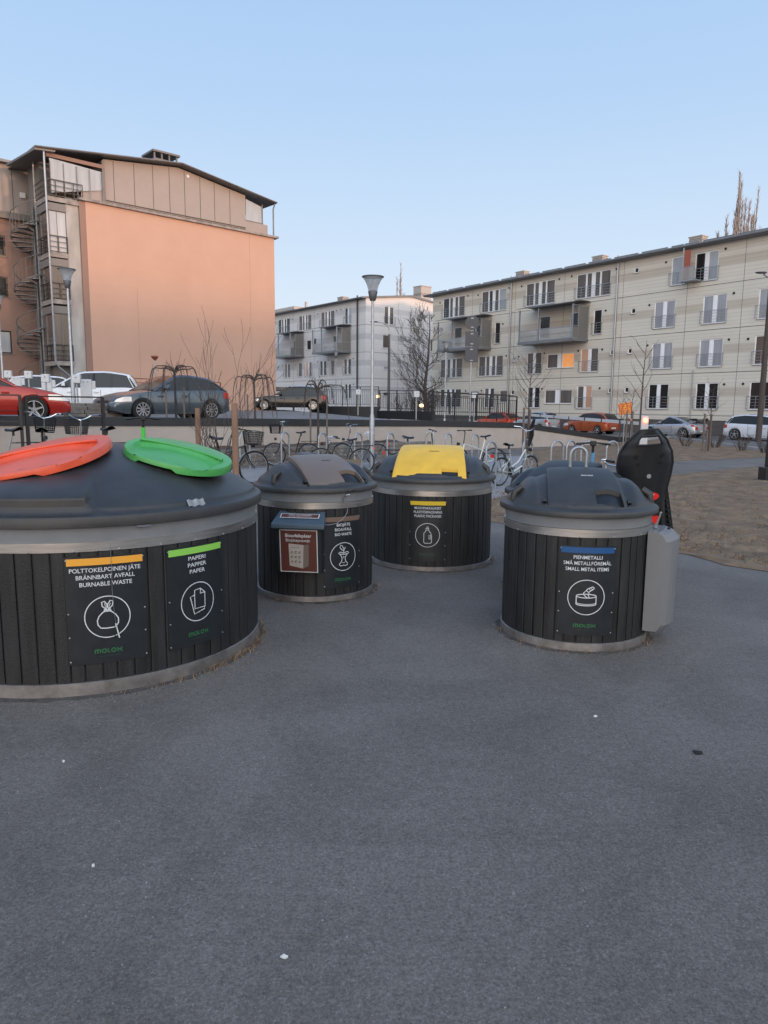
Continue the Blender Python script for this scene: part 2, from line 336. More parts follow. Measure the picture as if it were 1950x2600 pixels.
# ------------------------------------------------------------------ ground
def sheet(name, px, z, m, kind='structure', label=None, cat=None):
    P = [gp(x, y, 0) for x, y in px]; mb = MB(); mb.add([(p.x, p.y, z) for p in P], [tuple(range(len(P)))])
    return tag(mb.build(name, m), label, cat, kind=kind)
g = MB(); g.add([(-900, -300, 0), (900, -300, 0), (900, 1500, 0), (-900, 1500, 0)], [(0, 1, 2, 3)])
tag(g.build('ground', K['asph']), kind='structure')
sheet('bike_parking_paving', [(500,1236),(470,1199),(1100,1165),(1330,1158),(1440,1180),(1400,1232),(1236,1270),(900,1290)], 0.004, K['paving'])
def lawn(name, px, z, m, seed, amp=0.035):
    P = [gp(x, y, 0) for x, y in px]; bm = bmesh.new()
    bm.faces.new([bm.verts.new((p.x, p.y, z)) for p in P]); bmesh.ops.triangulate(bm, faces=bm.faces)
    for _ in range(6):
        es = [e for e in bm.edges if e.calc_length() > 0.5]
        if not es: break
        bmesh.ops.subdivide_edges(bm, edges=es, cuts=1)
        bmesh.ops.triangulate(bm, faces=bm.faces)
    rnd = random.Random(seed)
    for v in bm.verts:
        if not v.is_boundary: v.co.z += rnd.random()*amp+0.01
        else: v.co.x += rnd.uniform(-.04, .04)
    me = bpy.data.meshes.new(name); bm.to_mesh(me); bm.free(); me.materials.append(K[m])
    o = bpy.data.objects.new(name, me); COL.objects.link(o); return tag(o, kind='structure')
lawn('lawn', [(1700,1206),(1950,1181),(2350,1150),(2500,1560),(1950,1452),(1840,1436),(1740,1408),(1600,1388),(1450,1360),(1230,1322),(1236,1274),(1405,1236),(1500,1220)], 0.006, 'grass', 1)
lawn('verge', [(1340,1143),(1600,1123),(1704,1114),(1950,1148),(2200,1176),(1950,1161),(1700,1172),(1500,1181),(1330,1190)], 0.006, 'grass', 2)
sheet('road', [(1330,1108),(1704,1106.5),(1985,1138),(2600,1215),(2600,1110),(1950,1095),(1700,1080),(1330,1068),(1100,1060)], 0.003, K['road'])
k = MB(); kp = [gp(x, y) for x, y in [(1600,1121),(1704,1111.5),(1950,1146),(2250,1182)]]
for a, b in zip(kp, kp[1:]): k.bar(a+Vector((0,0,.05)), b+Vector((0,0,.05)), .14, .12)
tag(k.build('kerb', 'conc'), kind='structure')

# dead grass blades, grit round the containers
def blades(name, spots, h, m, label, cat, wd=0.006, seed=3):
    rnd = random.Random(seed); mb = MB()
    for x, y, z in spots:
        for _ in range(4):
            a = rnd.uniform(0, 2*pi); hh = h*rnd.uniform(.4, 1.2); l = hh*rnd.uniform(.3, 1.5); ca, sa = cos(a), sin(a)
            x0 = x+rnd.uniform(-.03, .03); y0 = y+rnd.uniform(-.03, .03)
            mb.add([(x0-sa*wd, y0+ca*wd, z), (x0+sa*wd, y0-ca*wd, z), (x0+ca*l*.5-sa*wd*.6, y0+sa*l*.5+ca*wd*.6, z+hh*.75), (x0+ca*l*.5+sa*wd*.6, y0+sa*l*.5-ca*wd*.6, z+hh*.75), (x0+ca*l, y0+sa*l, z+hh)],
                   [(0, 1, 3, 2), (2, 3, 4)])
    return tag(mb.build(name, m, fix=False), label, cat, kind='stuff')
K['straw'] = mat('straw', (0.29, 0.185, 0.105), 0.9, var=0.35, scale=4)
rnd = random.Random(8); spots = []
while len(spots) < 5200:
    px = rnd.uniform(1240, 2050); py = rnd.uniform(1205, 1450); p = gp(px, py)
    lo = 1206-(px-1700)*.1 if px > 1500 else 1245
    hi = 1318+(px-1230)*.172
    if lo+2 < py < hi-3: spots.append((p.x, p.y, 0.01))
blades('dead_grass', spots, .035, 'straw', 'short dry brown grass on the lawn beyond the containers', 'dead grass')
BINS = {'metal': (1.516, 5.573, .556), 'yellow': (.547, 8.247, .69), 'bio': (-.662, 6.837, .549), 'large': (-2.158, 5.276, 1.186), 'back': (1.83, 6.97, .60)}
spots = []
for nme, (x, y, r) in BINS.items():
    for _ in range(60 if nme != 'large' else 170):
        a = rnd.uniform(-pi, 0.3); 
        if nme == 'large': a = rnd.gauss(-.25, .35)
        rr = r+.015+abs(rnd.gauss(0, .02)); spots.append((x+rr*cos(a), y+rr*sin(a), 0))
blades('dry_weeds', spots, .035, 'straw', 'dry straw-coloured weeds growing round the feet of the containers', 'dry weeds', .0015, 5)
mb = MB(); K['grit'] = mat('grit', (0.05, 0.048, 0.048), 0.95, col2=(0.24, 0.22, 0.20), scale=30)
for nme, (x, y, r) in BINS.items():
    for _ in range(900 if nme == 'large' else 620):
        a = rnd.uniform(-pi*1.05, .5); rr = r+.01+abs(rnd.gauss(0, .085)); s = rnd.uniform(.002, .0075)
        cx, cy = x+rr*cos(a), y+rr*sin(a); q = rnd.uniform(0, 2)
        mb.add([(cx+s*cos(q), cy+s*sin(q), 0), (cx+s*cos(q+2), cy+s*sin(q+2), 0), (cx+s*cos(q+4), cy+s*sin(q+4), 0), (cx, cy, s*1.1)], [(0, 1, 3), (1, 2, 3), (2, 0, 3)])
tag(mb.build('grit', 'grit'), 'loose grit and small stones lying round the feet of the containers', 'grit', kind='stuff')
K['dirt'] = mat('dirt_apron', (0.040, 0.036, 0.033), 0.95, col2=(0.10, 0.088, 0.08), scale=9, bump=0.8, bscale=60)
mb = MB()
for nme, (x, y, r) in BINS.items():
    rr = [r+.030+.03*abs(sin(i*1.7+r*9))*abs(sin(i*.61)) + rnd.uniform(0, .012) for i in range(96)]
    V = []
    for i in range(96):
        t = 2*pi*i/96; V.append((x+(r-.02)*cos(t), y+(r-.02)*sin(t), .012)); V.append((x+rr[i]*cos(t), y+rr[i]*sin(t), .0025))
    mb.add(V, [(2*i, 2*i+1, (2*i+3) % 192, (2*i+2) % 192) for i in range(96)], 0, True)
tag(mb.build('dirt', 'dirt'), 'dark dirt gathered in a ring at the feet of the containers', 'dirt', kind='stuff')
mb = MB(); rnd = random.Random(77); K['speck'] = mat('pale_grit', (0.30, 0.29, 0.28), 0.9, var=.3, scale=3)
for _ in range(2600):
    px = rnd.uniform(-50, 2000); py = 2700-1150*rnd.random()**.55; p = gp(px, py); s = rnd.uniform(.0010, .0026) if rnd.random() < .93 else rnd.uniform(.003, .0048); q = rnd.uniform(0, 2)
    if any((p.x-x)**2+(p.y-y)**2 < (r+.02)**2 for x, y, r in BINS.values()): continue
    mb.add([(p.x+s*cos(q), p.y+s*sin(q), 0), (p.x+s*cos(q+2), p.y+s*sin(q+2), 0), (p.x+s*cos(q+4), p.y+s*sin(q+4), 0), (p.x, p.y, s*1.1)], [(0, 1, 3), (1, 2, 3), (2, 0, 3)])
tag(mb.build('loose_grit', 'speck'), 'tiny pale stones scattered over the open asphalt', 'grit', kind='stuff')
def petal(px, py, s, m, label, cat, nm):
    p = gp(px, py); mb = MB(); a = px*1.3
    pts = [(cos(t+a)*s*(1+.35*sin(2*t+px)), sin(t+a)*s*.7*(1+.2*cos(3*t))) for t in [2*pi*i/9 for i in range(9)]]
    mb.add([(x, y, .004+.004*sin(i*2.1)) for i, (x, y) in enumerate(pts)]+[(0, 0, .012)]+[(x, y, .0) for x, y in pts], [(i, (i+1) % 9, 9) for i in range(9)]+[(i, 10+i, 10+(i+1) % 9, (i+1) % 9) for i in range(9)])
    o = mb.build(nm, m); o.location = (p.x, p.y, 0.001); tag(o, label, cat)
K['scrap'] = mat('pale_scrap', (0.55, 0.55, 0.56), 0.8); K['clod'] = mat('dark_clod', (0.02, 0.018, 0.017), 0.95, bump=1)
petal(721, 2431, .011, 'scrap', 'largest white paper scrap lying alone on the asphalt near the camera', 'litter', 'litter_scrap')
petal(237, 2200, .008, 'scrap', 'small white scrap on the asphalt at the lower left', 'litter', 'litter_scrap')
petal(1512, 1820, .012, 'scrap', 'white scrap on the asphalt in front of the blue-striped container', 'litter', 'litter_scrap')
petal(162, 1935, .008, 'scrap', 'tiny white scrap on the asphalt in front of the widest container', 'litter', 'litter_scrap')
petal(1772, 1912, .032, 'clod', 'dark flattened clump on the asphalt at the right', 'dropping', 'dark_clump')

# ------------------------------------------------------------------ waste containers
def cyl_fn(R, az, zc=0.0, off=0.0):
    return lambda x, z: ((R+off)*sin(az+x/R), -(R+off)*cos(az+x/R), zc+z)
ICON = {}
def icon(kind, mb, fn, r):
    f = lambda x, z: fn(x*r, z*r)
    W = 0.05; S = lambda p, c=False, w=W: stroke(mb, p, w, f, 0, c)
    S(arc(0, 0, 1, 1, 0, 360, 48)[:-1], True, .045)
    if kind == 'bag':
        S([(-.08, .30), (-.22, .22), (-.38, .05), (-.46, -.15), (-.44, -.36), (-.32, -.52), (-.1, -.55), (.15, -.54), (.34, -.52), (.46, -.34), (.47, -.12), (.36, .08), (.2, .22), (.1, .30)])
        S(arc(0, .32, .16, .05, 180, 360, 8)); S(arc(0, .38, .14, .05, 180, 360, 8))
        S([(-.03, .36), (-.22, .52), (-.24, .72), (-.12, .76), (-.02, .62), (0, .42)]); S([(-.03, .36), (-.12, .66)], w=.03)
        S([(.03, .36), (.22, .52), (.26, .74), (.14, .78), (.03, .62), (0, .42)]); S([(.03, .36), (.14, .66)], w=.03)
    elif kind == 'paper':
        S([(-.22, -.35), (-.22, .62), (.15, .66), (.42, .42), (.42, -.33)], True); S([(.15, .66), (.13, .40), (.42, .42)])
        S([(-.22, .38), (-.48, .30), (-.25, -.62), (.38, -.46), (.36, -.34)])
    elif kind == 'apple':
        S([(-.40, .25), (-.30, .34), (-.12, .30), (0, .24), (.14, .30), (.32, .34), (.42, .24), (.30, .18), (0, .16), (-.3, .2)], True)
        S([(-.30, .20), (-.16, 0), (-.13, -.2), (-.18, -.36), (-.32, -.5), (-.34, -.58), (-.2, -.66), (0, -.62), (.18, -.67), (.32, -.58), (.30, -.48), (.16, -.34), (.12, -.18), (.15, 0), (.32, .2)])
        S([(-.12, -.40), (0, -.46), (.12, -.40)], w=.035); S(arc(0, -.05, .05, .06, 0, 360, 8), w=.03)
        S([(0, .26), (.02, .48), (.14, .68)]); S([(.0, .42), (-.18, .52), (-.28, .68), (-.26, .86), (-.10, .76), (-.02, .60)], True)
    elif kind == 'bottle':
        S([(-.30, -.60), (-.30, .18), (-.18, .30), (-.12, .44), (.08, .44), (.26, .20), (.34, -.05), (.34, -.60), (.24, -.68), (-.22, -.68)], True)
        S([(-.13, .44), (-.15, .56), (.12, .56), (.09, .44)]); S([(-.07, .56), (-.05, .72), (.04, .72), (.06, .56)])
        S([(.13, .02), (.25, .02), (.25, -.34), (.13, -.34)], True)
    elif kind == 'can':
        S(arc(0, .08, .54, .11, 0, 360, 28)[:-1], True)
        S([(-.54, .08), (-.54, -.38)]+arc(0, -.38, .54, .10, 180, 360, 16)+[(.54, .08)]); S(arc(0, -.30, .54, .10, 180, 360, 16), w=.035)
        S([(.05, -.02), (-.12, .12), (-.16, .26), (-.02, .40), (.14, .28), (.10, .12), (.16, 0), (.05, -.02)]); S([(-.02, .40), (.06, .50), (.34, .62), (.42, .55), (.34, .46), (.14, .34)])
        S([(.13, .52), (.22, .40)], w=.03); S([(.24, .57), (.32, .45)], w=.03)
def logo(mb, cx, cz, wd, fn, mi=0):
    u = wd/5.9; f = lambda x, z: fn(cx+(x-2.95)*u, cz+(z-.5)*u); t = .24
    def S(p, c=False): stroke(mb, p, t, f, mi, c)
    S([(.12, 0), (.12, .62)]+arc(.38, .62, .26, .26, 180, 0, 8)+[(.64, 0)]); S([(.64, .62)]+arc(.90, .62, .26, .26, 180, 0, 8)+[(1.16, 0)])
    S(arc(1.95, .5, .42, .40, 0, 360, 20)[:-1], True)
    S([(2.72, 1.0), (2.72, .36)]+arc(2.96, .36, .24, .24, 180, 270, 5)+[(3.15, .12)])
    S(arc(3.86, .5, .42, .40, 0, 360, 20)[:-1], True)
    S([(4.72, 1.0), (4.72, 0)]); S([(4.84, .5), (5.1, .5), (5.5, .74), (5.5, 1.0)]); S([(5.1, .5), (5.5, .26), (5.5, 0)])
def sign_panel(parent, R, az, z0, lines, bar, ic, wd=.40, hgt=.66, logo_m='logo', seed=0, rot=0):
    H2 = hgt; fn = cyl_fn(R, az, z0)
    mb = MB()
    for (o0, o1) in ((.001, .006),):
        n = 14
        a = lambda i, j, o: ((R+o)*sin(az+(i/n-.5)*wd/R), -(R+o)*cos(az+(i/n-.5)*wd/R), z0+j*H2)
        V = [a(i, j, o1) for i in range(n+1) for j in (0, 1)]+[a(i, j, o0) for i in range(n+1) for j in (0, 1)]; N = 2*(n+1)
        F = [(2*i, 2*i+2, 2*i+3, 2*i+1) for i in range(n)]+[(2*i, N+2*i, N+2*i+2, 2*i+2) for i in range(n)]+[(2*i+1, 2*i+3, N+2*i+3, N+2*i+1) for i in range(n)]
        F += [(0, 1, N+1, N), (2*n, N+2*n, N+2*n+1, 2*n+1)]
        mb.add(V, F)
    p = mb.build('sign_panel', 'panel', parent)
    f2 = cyl_fn(R, az, z0, .0085); f3 = cyl_fn(R, az, z0, .0075)
    mb = MB(); n = 16; bw = wd*.94
    V = [f2((i/n-.5)*bw, H2-.052+j*.042) for i in range(n+1) for j in (0, 1)]
    V += [cyl_fn(R, az, z0, .0062)((i/n-.5)*bw, H2-.052+j*.042) for i in range(n+1) for j in (0, 1)]; N = 2*(n+1)
    mb.add(V, [(2*i, 2*i+2, 2*i+3, 2*i+1) for i in range(n)]+[(2*i, N+2*i, N+2*i+2, 2*i+2) for i in range(n)]+[(2*i+1, 2*i+3, N+2*i+3, N+2*i+1) for i in range(n)])
    mb.build('colour_bar', bar, p)
    mb = MB()
    for i, (s, wf) in enumerate(lines): put_text(mb, s, 0, H2-.082-.043*i, wf, f3, 0, .010, .0262)
    mb.build('lettering', 'white', p, fix=False)
    mb = MB(); icon(ic, mb, lambda x, z: f3(x, z+H2-.375), .128); mb.build('pictogram', 'white', p, fix=False)
    mb = MB(); logo(mb, 0, .075, .165, f3); put_text(mb, 'www.molok.com', 0, .043, .12, f3, 1, 0, .008); mb.build('logo', [logo_m, 'logo_d'], p, fix=False)
    for sx in (-1, 1):
        for q in (.03, .26, .48, .97):
            c = f2(sx*wd*.475, H2*q); mb = MB(); d = Vector((c[0], c[1], 0)).normalized()
            mb.tube([Vector(c)-d*.004, Vector(c)+d*.002, Vector(c)+d*.0035], [.005, .005, .002], 8); mb.build('rivet', 'galv', p)
    return p

def container_body(t, R, zb, zw, seed, nplank):
    """plank wall between two steel bands, grey collar above"""
    rnd = random.Random(seed); mb = MB(); a = 0; prof = []
    ws = [rnd.choice((1, 1, 1, 1.3, .8)) for _ in range(nplank)]; tot = sum(ws)
    for wv in ws:
        da = 2*pi*wv/tot; g = .0045/R; rr = R+rnd.uniform(-.0015, .0015)
        for q, r in ((0, R-.014), (g*.9, R-.014), (g, rr-.003), (g*2.4, rr), (da*.5, rr+.0006), (da-g*2.4, rr), (da-g, rr-.003), (da-g*.9, R-.014)): prof.append((a+q, r))
        a += da
    n = len(prof); z0, z1 = zb-.004, zw+.004
    V = [(r*cos(q), r*sin(q), z0) for q, r in prof]+[(r*cos(q), r*sin(q), z1) for q, r in prof]
    mb.add(V, [(i, (i+1) % n, n+(i+1) % n, n+i) for i in range(n)])
    mb.build('plank_wall', 'plank', t)
    mb = MB(); mb.lathe([(R-.02, 0), (R+.010, 0), (R+.010, zb-.002), (R+.007, zb), (R-.02, zb)], 96); mb.build('bottom_band', 'steel_d', t)
    mb = MB(); mb.lathe([(R-.02, zw), (R+.007, zw), (R+.007, zw+.056), (R-.03, zw+.056)], 96); mb.build('top_band', 'steel', t)
    for i in range(int(14*R/.55)):
        q = 2*pi*i/int(14*R/.55)+seed; mb = MB(); d = Vector((cos(q), sin(q), 0))
        for zz in (zw+.006,): mb.tube([d*(R+.004)+Vector((0, 0, zz)), d*(R+.010)+Vector((0, 0, zz)), d*(R+.0125)+Vector((0, 0, zz))], [.006, .006, .002], 8)
        mb.build('band_rivet', 'galv', t)
def dome(t, R, zr, ztop, flat=None, m='lid', facet=None, p=2.4, rh=.0, nd=26, na=128):
    Rr = R+.042; prof = [(Rr-.05, zr+.01), (Rr-.012, zr), (Rr, zr+.004), (Rr+.002, zr+.030+rh), (Rr-.006, zr+.044+rh), (Rr-.028, zr+.052+rh), (Rr-.045, zr+.060+rh), (Rr-.052, zr+.075+rh)]
    r1 = Rr-.056; zb = zr+.085+rh
    for i in range(nd+1):
        f = 1-i/nd; f = f**.8; prof.append((r1*f, zb+(ztop-zb)*(1-f**p)))
    V = []; F = []
    for j, (r, z) in enumerate(prof):
        for k in range(na):
            q = 2*pi*k/na; x, y = r*cos(q), r*sin(q); zz = z; 
            if flat and j > 7: zz = flat(x, y, z)
            rr2 = r
            if facet and j > 4: rr2, zz = facet(q, r, zz, j)
            V.append((rr2*cos(q), rr2*sin(q), zz))
    for j in range(len(prof)-1):
        for k in range(na): F.append((j*na+k, j*na+(k+1) % na, (j+1)*na+(k+1) % na, (j+1)*na+k))
    mb = MB(); mb.add(V, F, 0, True); o = mb.build('lid', m, t)
    return o
def collar(t, R, zw, zr):
    mb = MB(); mb.lathe([(R-.03, zw+.057), (R-.006, zw+.058), (R+.004, zr+.006), (R-.03, zr+.012)], 96); mb.build('collar', 'grey_cone', t)
def small_lid(t, R, zr, ztop, wf, m_flap, vb=-.10, vf=.80, notch=(.10, .44), bump=True, hinge=True, m_lid='lid', zfr=.075):
    W = wf*R; V0 = vb*R; V1 = vf*R; zF = zr+zfr
    def fz(u, v):
        s = (v-V0)/(V1-V0); s = max(0, min(1, s))
        z = ztop+.018-(ztop+.018-zF)*(s**1.75)*.98
        return z-.018*abs(2*u/W)**3*(1-.3*s)
    def flat(x, y, z):
        u, v = x, -y
        du = max(0, (abs(u)-W*.54)/(.10*R)); dv = max(0, (V0-.03-v)/(.1*R)); k = min(1, max(du, dv)); k = k*k*(3-2*k)
        if v > V1+.02: k = min(1, k+(v-V1-.02)/.03)
        h = min(z, fz(min(abs(u), W/2), v)-.045)
        sh = 0
        if .54*W < abs(u) < .54*W+.28*R and v > -.2*R and v < .7*R: sh = .028*sin(pi*(abs(u)-.54*W)/(.28*R))*min(1, (.7*R-v)/(.3*R))
        return h*(1-k)+(z+sh)*k
    dome(t, R, zr, ztop-.01, flat, m_lid)
    # the two lifting notches moulded in the lid
    for sx in (-1, 1):
        mb = MB(); q = radians(-90+sx*72); Rr = R-.03
        for i in range(1): 
            c = Vector((Rr*cos(q), Rr*sin(q), zr+.115)); mb.tube([c+Vector((0, 0, .055))-Vector((cos(q), sin(q), 0))*.055, c+Vector((0, 0, .02)), c-Vector((0, 0, .045))+Vector((cos(q), sin(q), 0))*.012], [.026, .030, .024], 10)
        mb.build('lid_lug', m_lid, t)
    nu, nv = 36, 30; mb = MB()
    def P(a, b, dz=0):
        s = b; tw = .86+.14*s; u = (a-.5)*W*tw; v = V0+(V1-V0)*b
        z = fz(u, v)
        if bump:
            uc, vc = .27*W, V1-.03; z += .036*exp(-((u-uc)/(.13*W))**2-((v-vc)/(.24*(V1-V0)))**2)
        # raised back edge and rounded corners
        e = min(a, 1-a)*W; z -= .012*max(0, 1-e/.018)**2
        z -= .014*max(0, 1-(1-b)*(V1-V0)/.02)**2; z -= .014*max(0, 1-b*(V1-V0)/.03)**2
        return (u, -v, z+dz)
    na, nb = notch; nbk = .76 if bump else .86
    def skip(a, b): return (a-.5 > na and a-.5 < nb and b > nbk)
    mb.grid(P, nu, nv, 0, True, skip)
    mb.grid(lambda a, b: P(a, b, -.034), nu, nv, 1, True)
    def rim(pts):
        V = []
        for a, b in pts: V.append(P(a, b)); V.append(P(a, b, -.042))
        mb.add(V, [(2*i, 2*i+1, 2*i+3, 2*i+2) for i in range(len(pts)-1)], 0, True)
    bb = 26.0/30; n0 = math.ceil((na+.5)*nu-.5)/nu; n1 = math.floor((nb+.5)*nu+.5)/nu
    bb = math.ceil(nbk*nv-.5)/nv
    rim([(0, i/nv) for i in range(nv+1)]); rim([(1, i/nv) for i in range(nv+1)]); rim([(i/nu, 0) for i in range(nu+1)])
    rim([(i/nu, 1) for i in range(int(n0*nu+.5)+1)]); rim([(i/nu, 1) for i in range(int(n1*nu+.5), nu+1)])
    rim([(i/nu, bb) for i in range(int(n0*nu+.5), int(n1*nu+.5)+1)])
    rim([(n0, bb), (n0, 1)]); rim([(n1, bb), (n1, 1)])
    fl = mb.build('filling_lid', [m_flap, 'black'], t)
    lg = MB(); f = lambda x, z: (lambda q: (q[0], q[1], q[2]+.003))(P(.5+(x)/W, .42+z/(V1-V0)*-1 if False else .42-z/(V1-V0)))
    logo(lg, .04, 0, .10*R/.55, f); lg.build('lid_logo', 'white' if m_flap == 'lid' else 'lid2', fl, fix=False)
    for sx in (-1, 1):
        mb = MB()
        mb.cyl((sx*(W/2+.004), -V1*.84, fz(W/2, V1*.84)-.022), (sx*(W/2+.030), -V1*.84, fz(W/2, V1*.84)-.022), .017, n=12)
        mb.build('hinge', 'black', t); mb = MB()
        mb.cyl((sx*(W/2+.002), -V1*.95, fz(W/2, V1*.95)-.012), (sx*(W/2+.022), -V1*.95, fz(W/2, V1*.95)-.012), .011, n=12)
        mb.build('hinge', 'black', t)
def loop(t, w_, h, z, y=0, x=0, r=.011, plate=False, rz=0):
    mb = MB(); c, s = cos(rz), sin(rz)
    pts = [(-w_/2, 0)]+[(-w_/2*cos(a), (h-w_/2)+w_/2*sin(a)) for a in [pi*i/12 for i in range(13)]]+[(w_/2, 0)]
    mb.tube([(x+a*c, y+a*s, z+b) for a, b in pts], r, 10)
    if plate: mb.box(x-w_*.75, x+w_*.75, y-.03, y+.03, z-.012, z+.004)
    mb.build('lifting_loop', 'galv', t)
GB = 'waste containers sunk in the asphalt'
# blue-striped container
x, y, R = BINS['metal']
t = thing('waste_container', 'round black plank container with blue-striped small metal items sign and all-grey lid', 'waste container', (x, y, 0), -.10, GB)
container_body(t, R, .066, .845, 1, 38); collar(t, R, .845, .985); small_lid(t, R, .985, 1.285, 1.02, 'lid', -.12, .84)
sign_panel(t, R, 0, .125, [('PIENMETALLI', .20), ('SMÅ METALLFÖREMÅL', .335), ('SMALL METAL ITEMS', .305)], 'bluebar', 'can')
loop(t, .125, .165, 1.29, .05, .0, .0125, rz=.1)
# grey collection box on its right flank
def side_box(t, R, az, z0, z1, wd, dp):
    s0 = Vector((sin(az), -cos(az), 0)); tn = Vector((cos(az), sin(az), 0)); mb = MB()
    pr = []
    for i in range(17):
        a = i/16; e = 1-abs(2*a-1)**3.2; pr.append(((a-.5)*wd, R-.01+dp*(.62*(1 if 0 < i < 16 else .0)+.38*e) if 0 < i < 16 else R-.01))
    pr = [(-wd/2, R-.02), (-wd/2, R+dp*.55)]+[((a-.5)*wd*.985, R+dp*(.58+.42*sin(pi*a)**.7)) for a in [i/14 for i in range(1, 14)]]+[(wd/2, R+dp*.55), (wd/2, R-.02)]
    n = len(pr); lv = [(z0, .72), (z0+.05, .97), (z1-.20, 1.0), (z1-.07, 1.0), (z1-.02, .78), (z1, .55)]; V = []
    for z, k in lv:
        for a, d in pr:
            dd = R-.02+(d-R+.02)*k; V.append(s0*dd+tn*a+Vector((0, 0, z+(.02*(1-abs(2*a/wd)**2) if z > z1-.1 else 0))))
    F = [(j*n+i, j*n+i+1, (j+1)*n+i+1, (j+1)*n+i) for j in range(len(lv)-1) for i in range(n-1)]
    F += [tuple(range(n-1, -1, -1)), tuple((len(lv)-1)*n+i for i in range(n))]
    mb.add(V, F); o = mb.build('collection_box', 'boxgrey', t); bevel(o, .012, 2)
    return o, s0, tn
bx, s0, tn = side_box(t, R, radians(74), .11, .86, .38, .20)
mb = MB(); mb.cyl(s0*(R+.12)+tn*(-.12)+Vector((0, 0, .88)), s0*(R+.12)+tn*(-.12)+Vector((0, 0, .893)), .012, n=12); mb.build('lock', 'black', bx)
st = MB()
for (a, z, w_, h) in ((.08, .62, .05, .03), (.06, .57, .06, .028), (.05, .52, .05, .035), (.065, .455, .05, .06)):
    c = s0*(R+.180+.003)+tn*a+Vector((0, 0, z)); st.hexa([c-tn*w_/2-Vector((0,0,h/2)), c+tn*w_/2-Vector((0,0,h/2)), c+tn*w_/2+s0*.004-Vector((0,0,h/2)), c-tn*w_/2+s0*.004-Vector((0,0,h/2)), c-tn*w_/2+Vector((0,0,h/2)), c+tn*w_/2+Vector((0,0,h/2)), c+tn*w_/2+s0*.004+Vector((0,0,h/2)), c-tn*w_/2+s0*.004+Vector((0,0,h/2))])
st.build('torn_sticker', 'white', bx)
mb = MB(); mb.box(-.03, .03, -.006, .006, 0, .12); mb.xf(Matrix.Translation(s0*(R+.03)+Vector((0, 0, .87))) @ Matrix.Rotation(radians(70), 4, 'Z') @ Matrix.Rotation(radians(14), 4, 'X')); mb.build('lid_catch', 'chrome', t)
# yellow container
x, y, R = BINS['yellow']
t = thing('waste_container', 'wide black plank container with yellow filling lid and plastic packages sign', 'waste container', (x, y, 0), -.115, GB)
container_body(t, R, .052, .817, 2, 46); collar(t, R, .817, .955); small_lid(t, R, .955, 1.315, 1.16, 'yellow', -.10, .86, notch=(.16, .40), bump=False)
sign_panel(t, R, 0, .115, [('MUOVIPAKKAUKSET', .285), ('PLASTFÖRPACKNING', .30), ('PLASTIC PACKAGES', .285)], 'yellowbar', 'bottle', logo_m='logo_d')
loop(t, .085, .15, 1.325, .06, -.03, .012, True)
# bio container
x, y, R = BINS['bio']
t = thing('waste_container', 'black plank container with brown filling lid and bag dispenser on its front', 'waste container', (x, y, 0), .57, GB)
container_body(t, R, .055, .852, 3, 38); collar(t, R, .852, .992); small_lid(t, R, .992, 1.285, 1.04, 'brown', -.14, .86)
sign_panel(t, R, 0, .125, [('BIOJÄTE', .135), ('BIOAVFALL', .17), ('BIO WASTE', .17)], 'brownbar', 'apple', wd=.38)
mb = MB(); put_text(mb, 'LAITA BIOPUSSI SULJETTUNA', 0, 0, .30, cyl_fn(R, 0, .125+.66-.031, .0095), 0, .0, .014)
az = -.70; s0 = Vector((sin(az), -cos(az), 0)); tn = Vector((cos(az), sin(az), 0))
def fr(a, d, z): return s0*(R+d)+tn*a+Vector((0, 0, z))
mb = MB(); mb.hexa([fr(-.20, -.10, .30), fr(.20, -.10, .30), fr(.20, .085, .30), fr(-.20, .085, .30), fr(-.20, -.10, .74), fr(.20, -.10, .74), fr(.20, .12, .72), fr(-.20, .12, .72)])
disp = mb.build('bag_dispenser', 'panel', t); bevel(disp, .008)
mb = MB(); mb.add([fr(-.205, -.06, .84), fr(.205, -.06, .84), fr(.24, .155, .74), fr(-.24, .155, .74), fr(-.205, -.06, .70), fr(.205, -.06, .70), fr(.24, .160, .695), fr(-.24, .160, .695)], [(0, 1, 2, 3), (7, 6, 5, 4), (3, 2, 6, 7), (0, 3, 7, 4), (1, 5, 6, 2), (0, 4, 5, 1)])
dl = mb.build('dispenser_lid', 'bluegrey', disp); bevel(dl, .012, 3)
n0 = (fr(.2, .155, .74)-fr(.2, -.06, .84)).normalized(); 
def lf(u, v, o=.004): 
    c = fr(0, .05, .794)+tn*u-n0*v; nn = tn.cross(-n0); nn = nn if nn.z > 0 else -nn; return c+nn*o
mb = MB(); mb.add([lf(-.175, -.034), lf(.175, -.034), lf(.175, .034), lf(-.175, .034)], [(0, 1, 2, 3)], 0); mb.add([lf(-.167, -.027, .0055), lf(.167, -.027, .0055), lf(.167, .027, .0055), lf(-.167, .027, .0055)], [(0, 1, 2, 3)], 1)
put_text(mb, 'Kiitos että lajittelet!', 0, .011, .20, lambda x, z: lf(x, z, .007), 0, .01, .017); put_text(mb, 'Tack för att du sorterar!', 0, -.014, .22, lambda x, z: lf(x, z, .007), 0, 0, .013)
mb.build('lid_label', ['white', 'signbrown'], disp, fix=False)
def bf(u, z, o=.004):
    k = (z-.30)/.42; return fr(u, .085+.035*k+o, z)
mb = MB(); mb.add([bf(-.17, .30), bf(.17, .30), bf(.17, .685), bf(-.17, .685)], [(0, 1, 2, 3)], 0); mb.add([bf(-.162, .308, .0055), bf(.162, .308, .0055), bf(.162, .677, .0055), bf(-.162, .677, .0055)], [(0, 1, 2, 3)], 1)
put_text(mb, 'Bioavfallspåsar', 0, .634, .235, lambda x, z: bf(x, z, .007), 0, .016, .030); put_text(mb, 'Biojätepusseja', -.005, .592, .215, lambda x, z: bf(x, z, .007), 0, 0, .028)
